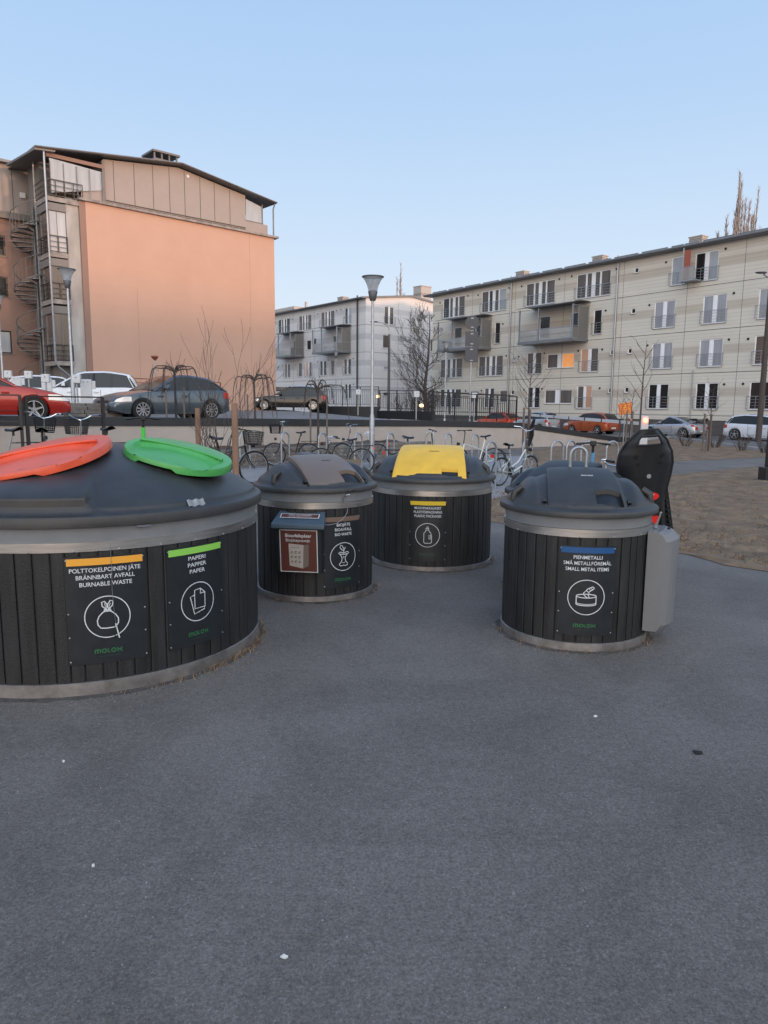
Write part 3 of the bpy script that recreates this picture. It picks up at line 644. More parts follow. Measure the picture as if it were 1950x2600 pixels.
mb.add([bf(-.085, .36, .007), bf(.035, .335, .007), bf(.045, .55, .007), bf(-.09, .56, .007)], [(0, 1, 2, 3)], 2); mb.add([bf(.035, .335, .007), bf(.088, .36, .007), bf(.092, .555, .007), bf(.045, .55, .007)], [(0, 1, 2, 3)], 3)
put_text(mb, 'BIOPÅSE', -.03, .525, .07, lambda x, z: bf(x, z, .0085), 4, 0, .008)
for i in range(3):
    for j in range(3): stroke(mb, arc(-.06+.035*i, .48-.042*j, .010, .007+.003*((i+j) % 2), 20*i, 300, 7), .005, lambda x, z: bf(x, z, .0085), 4)
mb.build('dispenser_sign', ['white', 'signbrown', 'paper', 'stake_d', 'black'], disp, fix=False)
mb = MB(); rr = R+.045; 
for a in (-.055, .0, .05):
    q = .10+a; mb.cyl((rr*sin(q), -rr*cos(q), 1.016-.008*(a == 0)), ((rr+.01)*sin(q), -(rr+.01)*cos(q), 1.016-.008*(a == 0)), .008, n=8)
mb.build('lock_bolt', 'chrome', t)
mb = MB(); q = .02; c = Vector(((R+.02)*sin(q), -(R+.02)*cos(q), .94)); mb.tube([c+Vector((-.02, 0, -.035)), c+Vector((-.025, 0, .0)), c+Vector((.0, -.01, .03)), c+Vector((.03, 0, .035)), c+Vector((.04, 0, .03))], .006, 8); mb.build('padlock', 'chrome', t)
mb = MB(); mb.tube([((R+.02)*sin(a), -(R+.02)*cos(a), z) for a, z in ((.03, .90), (.06, .86), (.05, .81), (-.02, .76), (-.14, .72), (-.28, .71), (-.36, .72))], .002, 6); mb.build('wire', 'galv', t)
mb = MB(); mb.lathe([(.05, 1.29), (.09, 1.30), (.09, 1.305), (0.0, 1.308)], 16); mb.xf(Matrix.Translation((-.02, .16, 0)) @ Matrix.Scale(1, 4)); mb.build('lid_plug', 'scoot_b' if False else 'bluegrey', t)
# dark container behind
x, y, R = BINS['back']
t = thing('waste_container', 'dark low-lidded container half hidden behind the blue-striped one', 'waste container', (x, y, 0), -.75, GB)
container_body(t, R, .055, .80, 4, 38); collar(t, R, .80, .93); small_lid(t, R, .93, 1.235, 1.04, 'lid2', -.14, .86, m_lid='lid2')
# wide two-chamber container
x, y, R = BINS['large']
t = thing('waste_container', 'widest black plank container with orange and green round lids on one dome', 'waste container', (x, y, 0), 0, GB)
container_body(t, R, .087, .891, 5, 72); collar(t, R, .880, 1.037)
zr = 1.037
def facet(q, r, z, j):
    a = (q+pi/2+pi) % (2*pi)-pi     # 0 faces the camera side (-Y)
    if -1.3 < a < .355: k = 1
    elif .355 <= a < .40: k = 1-1.9*(a-.355)/.045
    elif .40 <= a < .47: k = -.9*(1-(a-.40)/.07)
    else: k = 0
    if z > 1.33: return (r, z)
    wall = R-.016-(z-1.10)*.05; tgt = max(r, wall); h = 1 if z < 1.205 else (1-(z-1.205)/.125)
    if k < 0: return (r+k*.030*min(1, max(0, (z-1.105)/.03))*h, z)
    return (r+(tgt-r)*k*h**1.5, z)
DISCS = ((-.145, -.50, 1.42, -.17, -.23, .46), (.70, -.17, 1.42, .23, -.145, .37))
def seat_flat(x, y, z):          # the dome is flattened under each filling lid
    for cx, cy, cz, nx, ny, rd in DISCS:
        d = sqrt((x-cx)**2+(y-cy)**2)/rd
        if d < 1.25:
            pl_ = cz-nx*(x-cx)-ny*(y-cy)-.050; k = 1 if d < 1.0 else (1.25-d)/.25; k = k*k*(3-2*k)
            z = z+(min(z, pl_)-z)*k
    return z
o = dome(t, R, zr, 1.475, seat_flat, 'lid', facet, p=2.3, rh=.022, nd=80, na=360)
def round_flap(cx, cy, cz, nx, ny, rad, rady, m, yaw, th=.052):
    e = thing('tmp', None, None) if False else None
    n = Vector((nx, ny, 1)).normalized(); ux = Vector((cos(yaw), sin(yaw), 0)); ux = (ux-n*ux.dot(n)).normalized(); uy = n.cross(ux)
    C0 = Vector((cx, cy, cz)); mb = MB()
    def S(u, v):      # u,v in [-1,1] on the disc
        z = .022*(1-(u*u+v*v))
        # sunken D-shaped panel with raised crescent round the hinge side
        inn = v-.28+.30*u*u; k = max(0, min(1, -inn/.10)); k2 = max(0, min(1, (.86-abs(u)-.12*abs(v))/.06)); z -= .034*k*k2*(1 if v > -.86 else 0)
        return z
    nr, na = 22, 64; V = []; F = []
    for i in range(nr+1):
        f = i/nr
        for k in range(na):
            q = 2*pi*k/na; su = abs(cos(q))**.92*(1 if cos(q) >= 0 else -1); sv = abs(sin(q))**.92*(1 if sin(q) >= 0 else -1)
            u, v = su*f, sv*f; V.append(C0+ux*(u*rad)+uy*(v*rady)+n*(S(u, v)))
    lip = []
    for dz, k2 in ((-.010, 1.012), (-th, 1.016), (-th-.002, .97)):
        for k in range(na):
            q = 2*pi*k/na; su = abs(cos(q))**.92*(1 if cos(q) >= 0 else -1); sv = abs(sin(q))**.92*(1 if sin(q) >= 0 else -1)
            hang = 0
            if dz < -.02 and sv < -.62 and -.45 < su < .25: hang = 0.022
            V.append(C0+ux*(su*rad*k2)+uy*(sv*rady*k2)+n*(dz+S(su, sv)*0+hang))
    for i in range(nr+3):
        for k in range(na): F.append((i*na+k, i*na+(k+1) % na, (i+1)*na+(k+1) % na, (i+1)*na+k))
    mb.add(V, F, 0, True); o = mb.build('filling_lid', m, t)
    r2 = MB(); r2.tube([C0+ux*(u*rad)+uy*((.28-.30*u*u)*rady)+n*.018 for u in [i/10*.84 for i in range(-10, 11)]], .010, 8); r2.build('moulded_rib', m, o)
    s2 = MB(); s2.cyl(C0-uy*rady*.93-n*(th+.03), C0-uy*rady*.93-n*(th-.005), .022, n=12); s2.build('stop_bumper', 'black', o)
    return o
round_flap(-.145, -.50, 1.42, -.17, -.23, .455, .42, 'orange', .12)
round_flap(.70, -.17, 1.42, .23, -.145, .365, .35, 'green', -.1)
sign_panel(t, R, .428, .20, [('POLTTOKELPOINEN JÄTE', .40), ('BRÄNNBART AVFALL', .33), ('BURNABLE WASTE', .295)], 'orangebar', 'bag', wd=.455)
sign_panel(t, R, .92, .20, [('PAPERI', .135), ('PAPPER', .145), ('PAPER', .12)], 'greenbar', 'paper', wd=.44)
mb = MB(); f = cyl_fn(R, .455, 0, .014); mb.tube([f(0, .93), f(.002, .8), f(-.001, .65), f(.006, .49), f(.012, .44)], .0013, 6); mb.build('string', 'galv', t)
mb = MB(); f = cyl_fn(R, .455, 0, .016); mb.tube([f(.010, .44), f(.028, .35)], .0042, 8); mb.tube([f(.014, .43), f(.0, .345)], .003, 8, 1); mb.build('pen', ['white', 'black'], t)
mb = MB(); q = .93; mb.grid(lambda a, b: ((R+.012)*sin(q+(a-.5)*.11)*(1-.02*b), -(R+.012)*cos(q+(a-.5)*.11)*(1-.02*b), 1.115+.04*b+.004*sin(a*14)), 12, 2, 0, False); mb.build('torn_tape', 'steel_d', t)
mb = MB(); q = .62; mb.grid(lambda a, b: ((R+.03)*sin(q+(a-.5)*.07), -(R+.03)*cos(q+(a-.5)*.07), 1.022+.010*b), 4, 1); mb.build('latch', 'chrome', t)

# ------------------------------------------------------------------ parking deck and retaining wall
W0 = Vector((-8.7, 18.0)); WD = Vector((.687, .727)).normalized(); WN = Vector((-WD.y, WD.x))   # wall runs along WD, WN points behind it
def deck_z(x, y):
    p = Vector((x, y))-W0; return 1.25-.005*max(-4, min(p.dot(WD), 16))+.020*max(0, min(p.dot(WN), 20))
def wp(t, n=0): p = W0+WD*t+WN*n; return p
mb = MB(); na, nb = 14, 12
def dk(a, b):
    t = -22+37.2*a; n = .32+46*b**1.3; p = wp(t+ n*.42*a, n); return (p.x, p.y, deck_z(p.x, p.y)-.02)
mb.grid(dk, na, nb, 0, True); tag(mb.build('parking_deck', K['deckm']), kind='structure')
wq = [wp(-20), wp(15.1), Vector((6.2, 32.6)), Vector((12.3, 37.2)), Vector((13.2, 37.9))]
wz = [1.74, 1.25, 1.12, .30, .12]
t_ = thing('retaining_wall', 'long beige rendered retaining wall with black coping below the raised car park', 'wall', (0, 0, 0))
mb = MB(); mc = MB()
for i in range(4):
    a, b = wq[i], wq[i+1]; d = (b-a).normalized(); n = Vector((-d.y, d.x))*.28; za, zb = wz[i]-.24, wz[i+1]-.24
    if i == 3: za, zb = wz[i]-.2, .0
    za = max(za, .02); zb = max(zb, .01)
    mb.hexa([(a.x, a.y, -.3), (b.x, b.y, -.3), (b.x+n.x, b.y+n.y, -.3), (a.x+n.x, a.y+n.y, -.3), (a.x, a.y, za), (b.x, b.y, zb), (b.x+n.x, b.y+n.y, zb), (a.x+n.x, a.y+n.y, za)])
    o_ = -.03*n/.28; m_ = n*1.12
    P = [(a.x+o_.x, a.y+o_.y, za+.001), (b.x+o_.x, b.y+o_.y, zb+.001), (b.x+m_.x, b.y+m_.y, zb+.001), (a.x+m_.x, a.y+m_.y, za+.001)]
    mc.hexa(P+[(x, y, z+.238) for x, y, z in P])
mb.build('wall_face', 'wallbeige', t_); mc.build('coping', 'coping', t_)
# ramp behind the sloping part
mb = MB(); r0 = [wp(15.1, .3), Vector((6.2, 32.9)), Vector((12.3, 37.5)), Vector((15, 39.5))]; rz_ = [1.12, 1.05, .12, .01]
V = []
for p, z in zip(r0, rz_): V += [(p.x, p.y, z), (p.x-4.2, p.y+6.0, z)]
mb.add(V, [(0, 2, 3, 1), (2, 4, 5, 3), (4, 6, 7, 5)]); tag(mb.build('ramp', K['deckm']), kind='structure')
# planter of stacked blocks at the foot of the wall
pl = thing('raised_planter', 'low planter of stacked rough blocks at the foot of the retaining wall', 'planter', (0, 0, 0))
mb = MB(); rnd = random.Random(5)
for c in range(4):
    t = -2+rnd.random()
    while t < 13.2:
        L = rnd.uniform(.9, 1.5); a = wp(t, -1.25+rnd.uniform(-.012, .012)); b = wp(t+L-.012, -1.25+rnd.uniform(-.012, .012)); n = WN*.28
        z0 = c*.125; z1 = z0+.119
        mb.hexa([(a.x, a.y, z0), (b.x, b.y, z0), (b.x+n.x, b.y+n.y, z0), (a.x+n.x, a.y+n.y, z0), (a.x, a.y, z1), (b.x, b.y, z1), (b.x+n.x, b.y+n.y, z1), (a.x+n.x, a.y+n.y, z1)]); t += L
bevel(mb.build('blocks', 'stone', pl), .012, 2)
mb = MB()
def sl_(a, b): p = wp(-2+15.0*a, -1.0+.99*b); return (p.x, p.y, .47+.05*sin(a*90+b*7)*.5+.06*b)
mb.grid(sl_, 60, 4); mb.build('soil', 'soil', pl)
def soil_z(x, y): return .48
# second stack of blocks behind the rail on the deck
bs = thing('block_stack', 'grey timber-like blocks stacked in rows beside the blue-grey hatchback', 'blocks', (0, 0, 0))
mb = MB()
a0 = at(170, 1045, 21.5); b0 = at(312, 1050, 22.6)
for c in range(5):
    k = 0.0; q = rnd.uniform(-.15, .1)
    for j in range(3):
        a = a0.lerp(b0, max(0, j/3+(q/3 if j else 0))); b = a0.lerp(b0, min(1, (j+1)/3+(q/3 if j < 2 else 0))); z0 = deck_z(a0.x, a0.y)-.02+c*.105; d = (b-a).normalized()*.01; a = a+d; b = b-d
        mb.hexa([(a.x, a.y, z0), (b.x, b.y, z0), (b.x-.3, b.y+.4, z0), (a.x-.3, a.y+.4, z0), (a.x, a.y, z0+.1), (b.x, b.y, z0+.1), (b.x-.3, b.y+.4, z0+.1), (a.x-.3, a.y+.4, z0+.1)])
bevel(mb.build('block', 'stone', bs), .01)

# ------------------------------------------------------------------ railings
def railing(name, label, pts, h, m='bpaint', post=1.6, bal=.13, z_off=0.0, group=None, low=.12, cat='railing', rb=.014, gap_mid=True, pr=.022):
    t = thing(name, label, cat, pts[0], 0, group); o = Vector(pts[0]); P = [Vector(p)-o for p in pts]
    for a, b in zip(P, P[1:]):
        d = b-a; L = d.length; n = max(1, round(L/post)); up = Vector((0, 0, 1))
        r = MB(); r.bar(a+up*h, b+up*h, .05, .035); r.build('top_rail', m, t)
        r = MB(); r.bar(a+up*low, b+up*low, .035, .03); r.build('bottom_rail', m, t)
        if gap_mid: r = MB(); r.bar(a+up*(h-.17), b+up*(h-.17), .03, .025); r.build('middle_rail', m, t)
        for i in range(n+1):
            p = a+d*(i/n); r = MB(); r.bar(p, p+up*h, pr*2, pr*2, up=(d.x, d.y, 0)); r.build('post', m, t)
        if bal:
            r = MB(); k = int(L/bal); top = h-.17 if gap_mid else h
            for i in range(k): p = a+d*((i+.5)/k); r.bar(p+up*low, p+up*top, rb, rb, up=(d.x, d.y, 0))
            tag(r.build('balusters', m, t), kind='stuff')
    return t
def pz(px, py, D): p = at(px, py, D); return p
a = at(-60, 1115, 17.3); b = at(68, 1115, 18.2); c = at(266, 1118, 19.6)
def rl(px, D, z): p = at(px, 1100, D); return Vector((p.x, p.y, z))
railing('stair_railing', 'black square-post railing in front of the red car', [rl(-80, 16.6, .3), rl(56, 17.0, .3)], 1.66, post=1.4, bal=0, low=1.05, gap_mid=False, pr=.035)
railing('stair_railing', 'black square-post railing in front of the stacked blocks', [rl(71, 17.0, .3), rl(264, 18.3, .3)], 1.64, post=1.25, bal=0, low=1.05, gap_mid=False, pr=.035)
fa = at(825, 1030, 47.5); fb = at(961, 1030, 46.0)
railing('deck_railing', 'black baluster railing behind the black estate car', [(fa.x, fa.y, 1.82), (fb.x, fb.y, 1.82)], 1.22, post=1.25)
fa = at(964, 1036, 43.0); fb = at(1100, 1040, 40.0)
railing('deck_railing', 'black baluster railing behind the tall lamp post with two warm lights beyond', [(fa.x, fa.y, 1.60), (fb.x, fb.y, 1.52)], 1.15, post=1.3)
fa = Vector((1.9, 29.3)); fb = Vector((5.9, 32.45))
railing('coping_railing', 'black baluster railing on the coping beside the orange car', [(fa.x, fa.y, 1.26), (fb.x, fb.y, 1.16)], 1.12, post=1.35, bal=.12)
fa = at(1088, 1040, 38.5); fb = at(1292, 1050, 41)
railing('deck_railing', 'farther black railing seen through the coping railing', [(fa.x, fa.y, 1.45), (fb.x, fb.y, 1.35)], 1.15, post=1.5)
t_ = thing('parapet', 'low dark parapet under the railing behind the black estate car', 'parapet', (0, 0, 0))
mb = MB(); a = at(790, 1040, 47.8); b = at(961, 1040, 46.1); c = at(1100, 1048, 40.1)
for p, q, z in ((a, b, 1.80), (b, c, 1.55)): mb.bar((p.x, p.y, 1.3), (q.x, q.y, 1.3), .25, (z-1.3)*2+.0)
mb.build('low_wall', 'coping', t_)
fa = at(312, 985, 31); fb = at(560, 990, 36)
railing('red_railing', 'dull red railing at the foot of the orange gable wall', [(fa.x, fa.y, 1.75), (fb.x, fb.y, 1.75)], 1.15, 'redrail', 1.6, .14)
# carport roof in front of the orange wall
cp = thing('carport', 'low dark flat-roofed carport at the foot of the orange wall', 'carport', (0, 0, 0))
A = at(556, 979, 44); B = at(708, 984, 47); d = (B-A).normalized(); n = Vector((-d.y, d.x, 0))
def q_(s, m_, z): p = A+d*s+n*m_; return (p.x, p.y, z)
L = (B-A).length+1.5
mb = MB(); mb.hexa([q_(0, 0, 2.78), q_(L, 0, 2.78), q_(L, 4, 2.78), q_(0, 4, 2.78), q_(0, 0, 3.0), q_(L, 0, 3.0), q_(L, 4, 3.0), q_(0, 4, 3.0)]); mb.build('roof', 'roofm', cp)
for s in (.2, L*.5, L-.2):
    for m_ in (.2, 3.8): mb = MB(); mb.bar(q_(s, m_, 1.4), q_(s, m_, 2.78), .12, .12); mb.build('post', 'roofm', cp)

# ------------------------------------------------------------------ facades
def facade(W, H, openings, z0=0.0, depth=.11):
    """front wall in the local XZ plane (front faces -Y) with real openings and reveals"""
    xs = sorted({0, W} | {v for o in openings for v in (o[0], o[1])}); zs = sorted({z0, H} | {v for o in openings for v in (o[2], o[3])})
    mb = MB(); idx = {}; V = []
    for i, x in enumerate(xs):
        for j, z in enumerate(zs): idx[i, j] = len(V); V.append((x, 0, z))
    F = []
    for i in range(len(xs)-1):
        for j in range(len(zs)-1):
            cx = (xs[i]+xs[i+1])/2; cz = (zs[j]+zs[j+1])/2
            if any(o[0] < cx < o[1] and o[2] < cz < o[3] for o in openings): continue
            F.append((idx[i, j], idx[i+1, j], idx[i+1, j+1], idx[i, j+1]))
    mb.add(V, F)
    for x0, x1, a, b in openings:
        mb.add([(x0, 0, a), (x1, 0, a), (x1, 0, b), (x0, 0, b), (x0, depth, a), (x1, depth, a), (x1, depth, b), (x0, depth, b)], [(0, 4, 5, 1), (1, 5, 6, 2), (2, 6, 7, 3), (3, 7, 4, 0)])
    return mb
def window(par, x0, x1, z0, z1, kind, rnd, rail=False, dep=.08, panes=None, frame='wframe'):
    f = MB(); w_ = x1-x0; t = .07
    def fr(a, b, c, d): f.box(a, b, dep-.03, dep+.03, c, d)
    fr(x0, x1, z0, z0+t); fr(x0, x1, z1-t, z1); fr(x0, x0+t, z0+t, z1-t); fr(x1-t, x1, z0+t, z1-t)
    if kind == '4': cuts = [(.0, .26), (.31, .44), (.56, .69), (.74, 1.0)]
    elif kind == '2': cuts = [(0, .40), (.60, 1.0)]
    elif kind == 'wide': cuts = [(0, .38), (.58, 1.0)]
    elif kind == '2n': cuts = [(0, .47), (.53, 1.0)]
    else: cuts = [(0, 1.0)]
    X0, X1 = x0+t, x1-t; ww = X1-X0
    for (a, b), (c, d) in zip(cuts, cuts[1:]): fr(X0+ww*b, X0+ww*c, z0+t, z1-t)
    if kind in ('4', '2'):
        for (a, b), (c, d) in zip(cuts, cuts[1:]):
            m_ = X0+ww*(b+c)/2; f.box(m_-.035, m_+.035, dep-.045, dep-.03, z0+t, z1-t)
    wo_ = f.build('window', frame, par)
    for i, (a, b) in enumerate(cuts):
        g = MB(); m = (panes[i] if panes else None) or rnd.choice(['glass', 'glass', 'glass_b', 'glass_b', 'glass_l'])
        g.box(X0+ww*a, X0+ww*b, dep-.005, dep+.012, z0+t, z1-t); g.build('pane', m, wo_)
    s = MB(); s.box(x0-.05, x1+.05, -.05, dep-.03, z0-.04, z0-.002); s.build('sill', 'zinc', wo_)
    if rail:
        r = MB(); zt = z0+.88; a, b = x0-.12, x1+.12
        for zz, th in ((zt, .035), (zt-.20, .018), (zt-.40, .018), (zt-.60, .018), (zt-.78, .018)): r.box(a, b, -.10-th/2, -.10+th/2, zz-th/2, zz+th/2)
        n = max(2, round((b-a)/.75))
        for i in range(n+1): x = a+.03+(b-a-.06)*i/n; r.box(x-.014, x+.014, -.125, -.097, zt-.82, zt-.02)
        for x in (a+.015, b-.015): r.box(x-.012, x+.012, -.085, -.002, zt-.80, zt-.78); r.box(x-.012, x+.012, -.085, -.002, zt-.03, zt-.01)
        r.build('railing', 'galv', wo_)
    return wo_
def balcony(par, x0, x1, zf, zt, dep=2.0, door=None, screen=True, xr=None):
    """hung balcony: slab, posts, frosted parapet, curved canopy and side screen"""
    b = MB(); b.box(x0, x1, -dep, -.002, zf-.16, zf); b.box(x0-.03, x1+.03, -dep-.04, -dep, zf-.2, zf+.04); o = b.build('balcony', 'zinc', par)
    for x in (x0+.05, (x0*.62+x1*.38), x1-.05):
        for y in (-dep+.05,): p = MB(); p.box(x-.05, x+.05, y-.05, y+.05, zf+.002, zt-.05); p.build('post', 'galv', o)
    p = MB(); p.box(x1-.09, x1-.02, -.12, -.01, zf+.002, zt-.05); p.build('post', 'galv', o)
    c = MB(); n = 8
    for i in range(n):
        y0, y1 = -dep*1.12*(1-i/n), -dep*1.12*(1-(i+1)/n); h = lambda y: zt+.28*(1-(abs(y+dep*.35)/(dep*.85))**2)
        c.hexa([(x0-.1, y0, h(y0)-.04), (x1+.1, y0, h(y0)-.04), (x1+.1, y1-.001, h(y1)-.04), (x0-.1, y1-.001, h(y1)-.04), (x0-.1, y0, h(y0)), (x1+.1, y0, h(y0)), (x1+.1, y1-.001, h(y1)), (x0-.1, y1-.001, h(y1))])
    c.build('canopy', 'zinc', o)
    r = MB(); m_ = x0*.62+x1*.38
    for a, d_ in ((x0+.12, m_-.08), (m_+.08, x1-.12)):
        r.box(a, d_, -dep+.03, -dep+.05, zf+.08, zf+.92, 1)
        for z in (zf+.05, zf+.95): r.box(a, d_, -dep+.01, -dep+.06, z-.025, z+.025)
        r.box(a, a+.04, -dep+.012, -dep+.058, zf+.05, zf+.95); r.box(d_-.04, d_, -dep+.012, -dep+.058, zf+.05, zf+.95)
        r.box(a, d_, -dep, -dep+.025, zf+.48, zf+.50)
    r.box(x0+.03, x0+.07, -dep+.1, -.1, zf+.93, zf+.97); r.box(x0+.04, x0+.06, -dep+.1, -.1, zf+.08, zf+.9, 1)
    r.build('parapet', ['galv', 'frost'], o)
    if screen:
        r = MB(); r.box(x1-.045, x1-.03, -1.25, -.15, zf+.1, zt-.2, 1); r.box(x1-.045, x1-.03, -dep+.12, -1.3, zf+.08, zf+.92, 1)
        for y in (-1.28, -.13): r.box(x1-.06, x1-.015, y-.025, y+.025, zf+.02, zt-.08)
        for z in (zf+.06, zf+1.0, zt-.12): r.box(x1-.058, x1-.018, -dep+.1, -.13, z-.02, z+.02)
        r.tube([(x1-.07, -1.25, zf+.1), (x1-.07, -.15, zt-.2)], .012, 6)
        r.build('side_screen', ['galv', 'meshg'], o)
    return o
def eave_roof(par, W, D, H, m='zinc', over=.65, rise=.6):
    r = MB(); r.prism([(-.7, -over, H+.02), (-.7, D/2, H+.02+rise+.3), (-.7, D+.5, H+.02), (-.7, D+.5, H-.1), (-.7, -over, H-.14)], (W+1.4, 0, 0)); o = r.build('roof', m, par)
    g = MB(); g.tube([(-.7, -over-.06, H-.04), (W+.7, -over-.06, H-.04)], .075, 8); g.build('gutter', 'zinc', o)
    s = MB()
    for i in range(int(W/2.4)):
        x = .2+i*2.4; s.box(x, x+2.1, -over+.42, -over+.45, H+.16, H+.24); 
        for q in (.2, 1.9): s.box(x+q, x+q+.04, -over+.40, -over+.47, H+.0, H+.22)
    s.build('snow_guard', 'zinc', o)
    return o
def chimney(par, x, y, z, w_, d_, h):
    c = MB(); c.box(x, x+w_, y, y+d_, z, z+h); c.box(x-.06, x+w_+.06, y-.06, y+d_+.06, z+h+.001, z+h+.07)
    for k in range(3): c.box(x-.01, x+w_+.01, y-.01, y+d_+.01, z+h*.55+.1*k, z+h*.55+.03+.1*k, 1)
    return c.build('chimney', ['chim', 'seam'], par)
def joints(par, W, zs, xs, z0, z1):
    j = MB()
    for z in zs: j.box(0, W, -.006, -.001, z-.018, z+.018)
    for x in xs: j.box(x-.012, x+.012, -.0045, -.0015, z0, z1)
    return j.build('panel_joint', 'seam', par)
def vent(par, x, z):
    v = MB(); v.cyl((x, -.03, z), (x, .02, z), .085, n=12); v.build('vent', 'bpaint', par)
def pipe(par, x, z0, z1, r=.065, y=-.14, m='galv', bend=0):
    p = MB(); pts = [(x, y, z0), (x, y, z1)]
    if bend: pts = [(x, y, z0), (x, y, z1-.9), (x, y-.45, z1-.25), (x, y-.45, z1)]
    p.tube(pts, r, 10)
    return p.build('downpipe', m, par)

# cream four-storey block on the right
A = (4.7641, 74.5355); ang = atan2(-.8109, .5852)
LW, HW = 52.0, 12.95
b1 = thing('apartment_block', 'long cream four-storey apartment block with beige bands and french windows along the street', 'apartment building', (A[0], A[1], 0), ang)
Wn = []   # x0, x1, z0, z1, kind, rail
def fw(lst, z0, z1): 
    for x0, x1, k, r, *p in lst: Wn.append((x0, x1, z0, z1, k, r, p[0] if p else None))
G_, B_, L_c = 'glass', 'glass_b', 'glass_l'
fw([(1.55, 4.75, '4', 1), (7.05, 10.25, '4', 1), (12.6, 15.85, '4', 1, [B_]*4), (18.1, 21.4, '4', 1, [B_]*4), (26.55, 27.75, '1', 1, [L_c]), (28.35, 30.05, '2', 1, [G_, L_c]), (33.9, 37.1, '4', 1), (39.4, 42.6, '4', 1), (45, 48.2, '4', 1)], 10.5, 12.45)
fw([(3.3, 4.4, '1', 0, [G_]), (6.0, 7.0, '1', 0, [G_]), (8.9, 9.6, '1', 1, [G_]), (14.3, 15.5, '1', 0, [G_]), (17.6, 18.6, '1', 0, [G_]), (19.95, 20.75, '1', 1, [G_]), (25.37, 27.05, '2', 1, [L_c]*2), (29.15, 30.85, '2', 1, [L_c]*2), (32.97, 34.65, '2', 1, [L_c, G_]), (37.5, 39.2, '2', 1), (42, 43.7, '2', 1)], 7.6, 9.52)
fw([(1.3, 4.6, '4', 1, [B_]*4), (6.85, 10.1, '4', 1, [B_]*4), (13.0, 14.7, '2', 1, [B_, B_]), (18.85, 20.6, '2', 1, ['lit_p', B_]), (25.37, 27.05, '2', 1, [L_c]*2), (29.1, 30.8, '2', 1, [L_c]*2), (32.95, 34.65, '2', 1, [B_, G_]), (37.5, 39.2, '2', 1), (42, 43.7, '2', 1)], 4.70, 6.58)
fw([(1.35, 4.5, '4', 1, [G_]*4), (7.75, 9.1, '2', 1, [B_, G_]), (13.2, 14.65, '2', 1, [G_]*2), (18.65, 20.15, '2', 1, [B_, 'lit_p']), (25.27, 26.95, '2', 1, [G_]*2), (29.05, 30.7, '2', 1, [G_, G_]), (32.85, 34.5, '2', 1, [G_]*2), (37.5, 39.2, '2', 1), (42, 43.7, '2', 1)], 1.80, 3.64)
for x0, x1, z0, z1, k, p in [(15.3, 18.2, 5.12, 6.33, 'wide', [B_, 'lit']), (15.2, 18.15, 2.18, 3.36, 'wide', [B_, B_]), (5.75, 7.0, 2.28, 3.40, '1', [B_]), (9.75, 10.9, 2.28, 3.40, '1', [B_]),
    (23.46, 23.86, 11.8, 12.22, '1', [G_]), (23.38, 23.78, 8.86, 9.28, '1', [G_]), (23.27, 23.67, 5.93, 6.35, '1', [G_]), (23.18, 23.58, 3.02, 3.46, '1', [G_]),
    (11.3, 11.75, 5.89, 6.30, '1', [L_c]), (11.2, 11.62, 2.97, 3.39, '1', [G_]), (21.68, 22.1, 5.92, 6.35, '1', [G_]), (21.68, 22.1, 3.02, 3.42, '1', [G_])]: Wn.append((x0, x1, z0, z1, k, 0, p))
mb = facade(LW, HW, [w_[:4] for w_ in Wn], 1.05)
mb.add([(0, 0, 1.05), (0, 11, 1.05), (0, 11, HW), (0, 0, HW), (LW, 0, 1.05), (LW, 11, 1.05), (LW, 11, HW), (LW, 0, HW)], [(0, 1, 2, 3), (4, 5, 6, 7), (1, 5, 6, 2)])
mb.build('wall', K['rail_y'], b1, fix=False)
mb = MB(); mb.box(.04, LW-.04, .04, 10.9, -.5, 1.049); mb.build('plinth', 'plinth', b1)
rnd = random.Random(21)
for x0, x1, z0, z1, k, r, p in Wn: window(b1, x0, x1, z0, z1, k, rnd, bool(r), panes=p)
joints(b1, LW, (1.38, 4.30, 7.20, 10.17), (5.85, 11.4, 16.9, 22.6, 27.9, 31.9, 36, 41.5), 1.06, HW-.02)
for x, z in [(1.1, 12.1), (5.2, 12.3), (6.6, 12.2), (10.6, 12.35), (12.1, 12.3), (16.3, 12.35), (17.6, 12.4), (21.9, 12.35), (26.1, 12.2), (30.5, 12.4), (9.95, 9.3), (21.1, 9.35), (24.95, 9.35), (31.3, 9.45), (1.0, 6.45), (5.0, 6.4), (10.5, 6.45), (12.05, 6.3), (15.0, 6.42), (18.6, 6.42), (20.95, 6.4), (25.0, 6.45), (31.2, 6.45), (.9, 3.4), (5.2, 3.4), (7.4, 3.4), (12.8, 3.4), (14.9, 3.45), (20.9, 3.4), (24.8, 3.45), (31.1, 3.5), (32.4, 3.5), (32.5, 6.4)]: vent(b1, x, z)
for x in (10.95, 22.1): pipe(b1, x, 1.0, 13.3, .075, -.12)
pipe(b1, 28.8, 1.0, 4.5, .04, -.08); pipe(b1, 27.83, 10.3, 13.1, .045, -.62)
eave_roof(b1, LW, 11, HW)
for x in (9.2, 17.8, 26.4, 36): chimney(b1, x, 2.2, 13.3, 1.0, .7, .8)
balcony(b1, 3.15, 8.55, 7.25, 9.95); balcony(b1, 13.8, 19.55, 7.25, 9.95)
mb = MB(); mb.box(28.0, 28.45, -.75, -.72, 10.6, 12.6); mb.build('balcony_divider', 'screen_r', b1)
mb = MB(); mb.box(27.75, 28.95, -.95, -.03, 10.52, 10.60); mb.box(27.8, 28.95, -.94, -.92, 10.62, 11.4, 1)
for x in (27.78, 28.9): mb.box(x, x+.04, -.95, -.91, 10.6, 11.45)
mb.box(27.78, 28.94, -.955, -.905, 11.42, 11.46); mb.build('small_balcony', ['galv', 'frost'], b1)

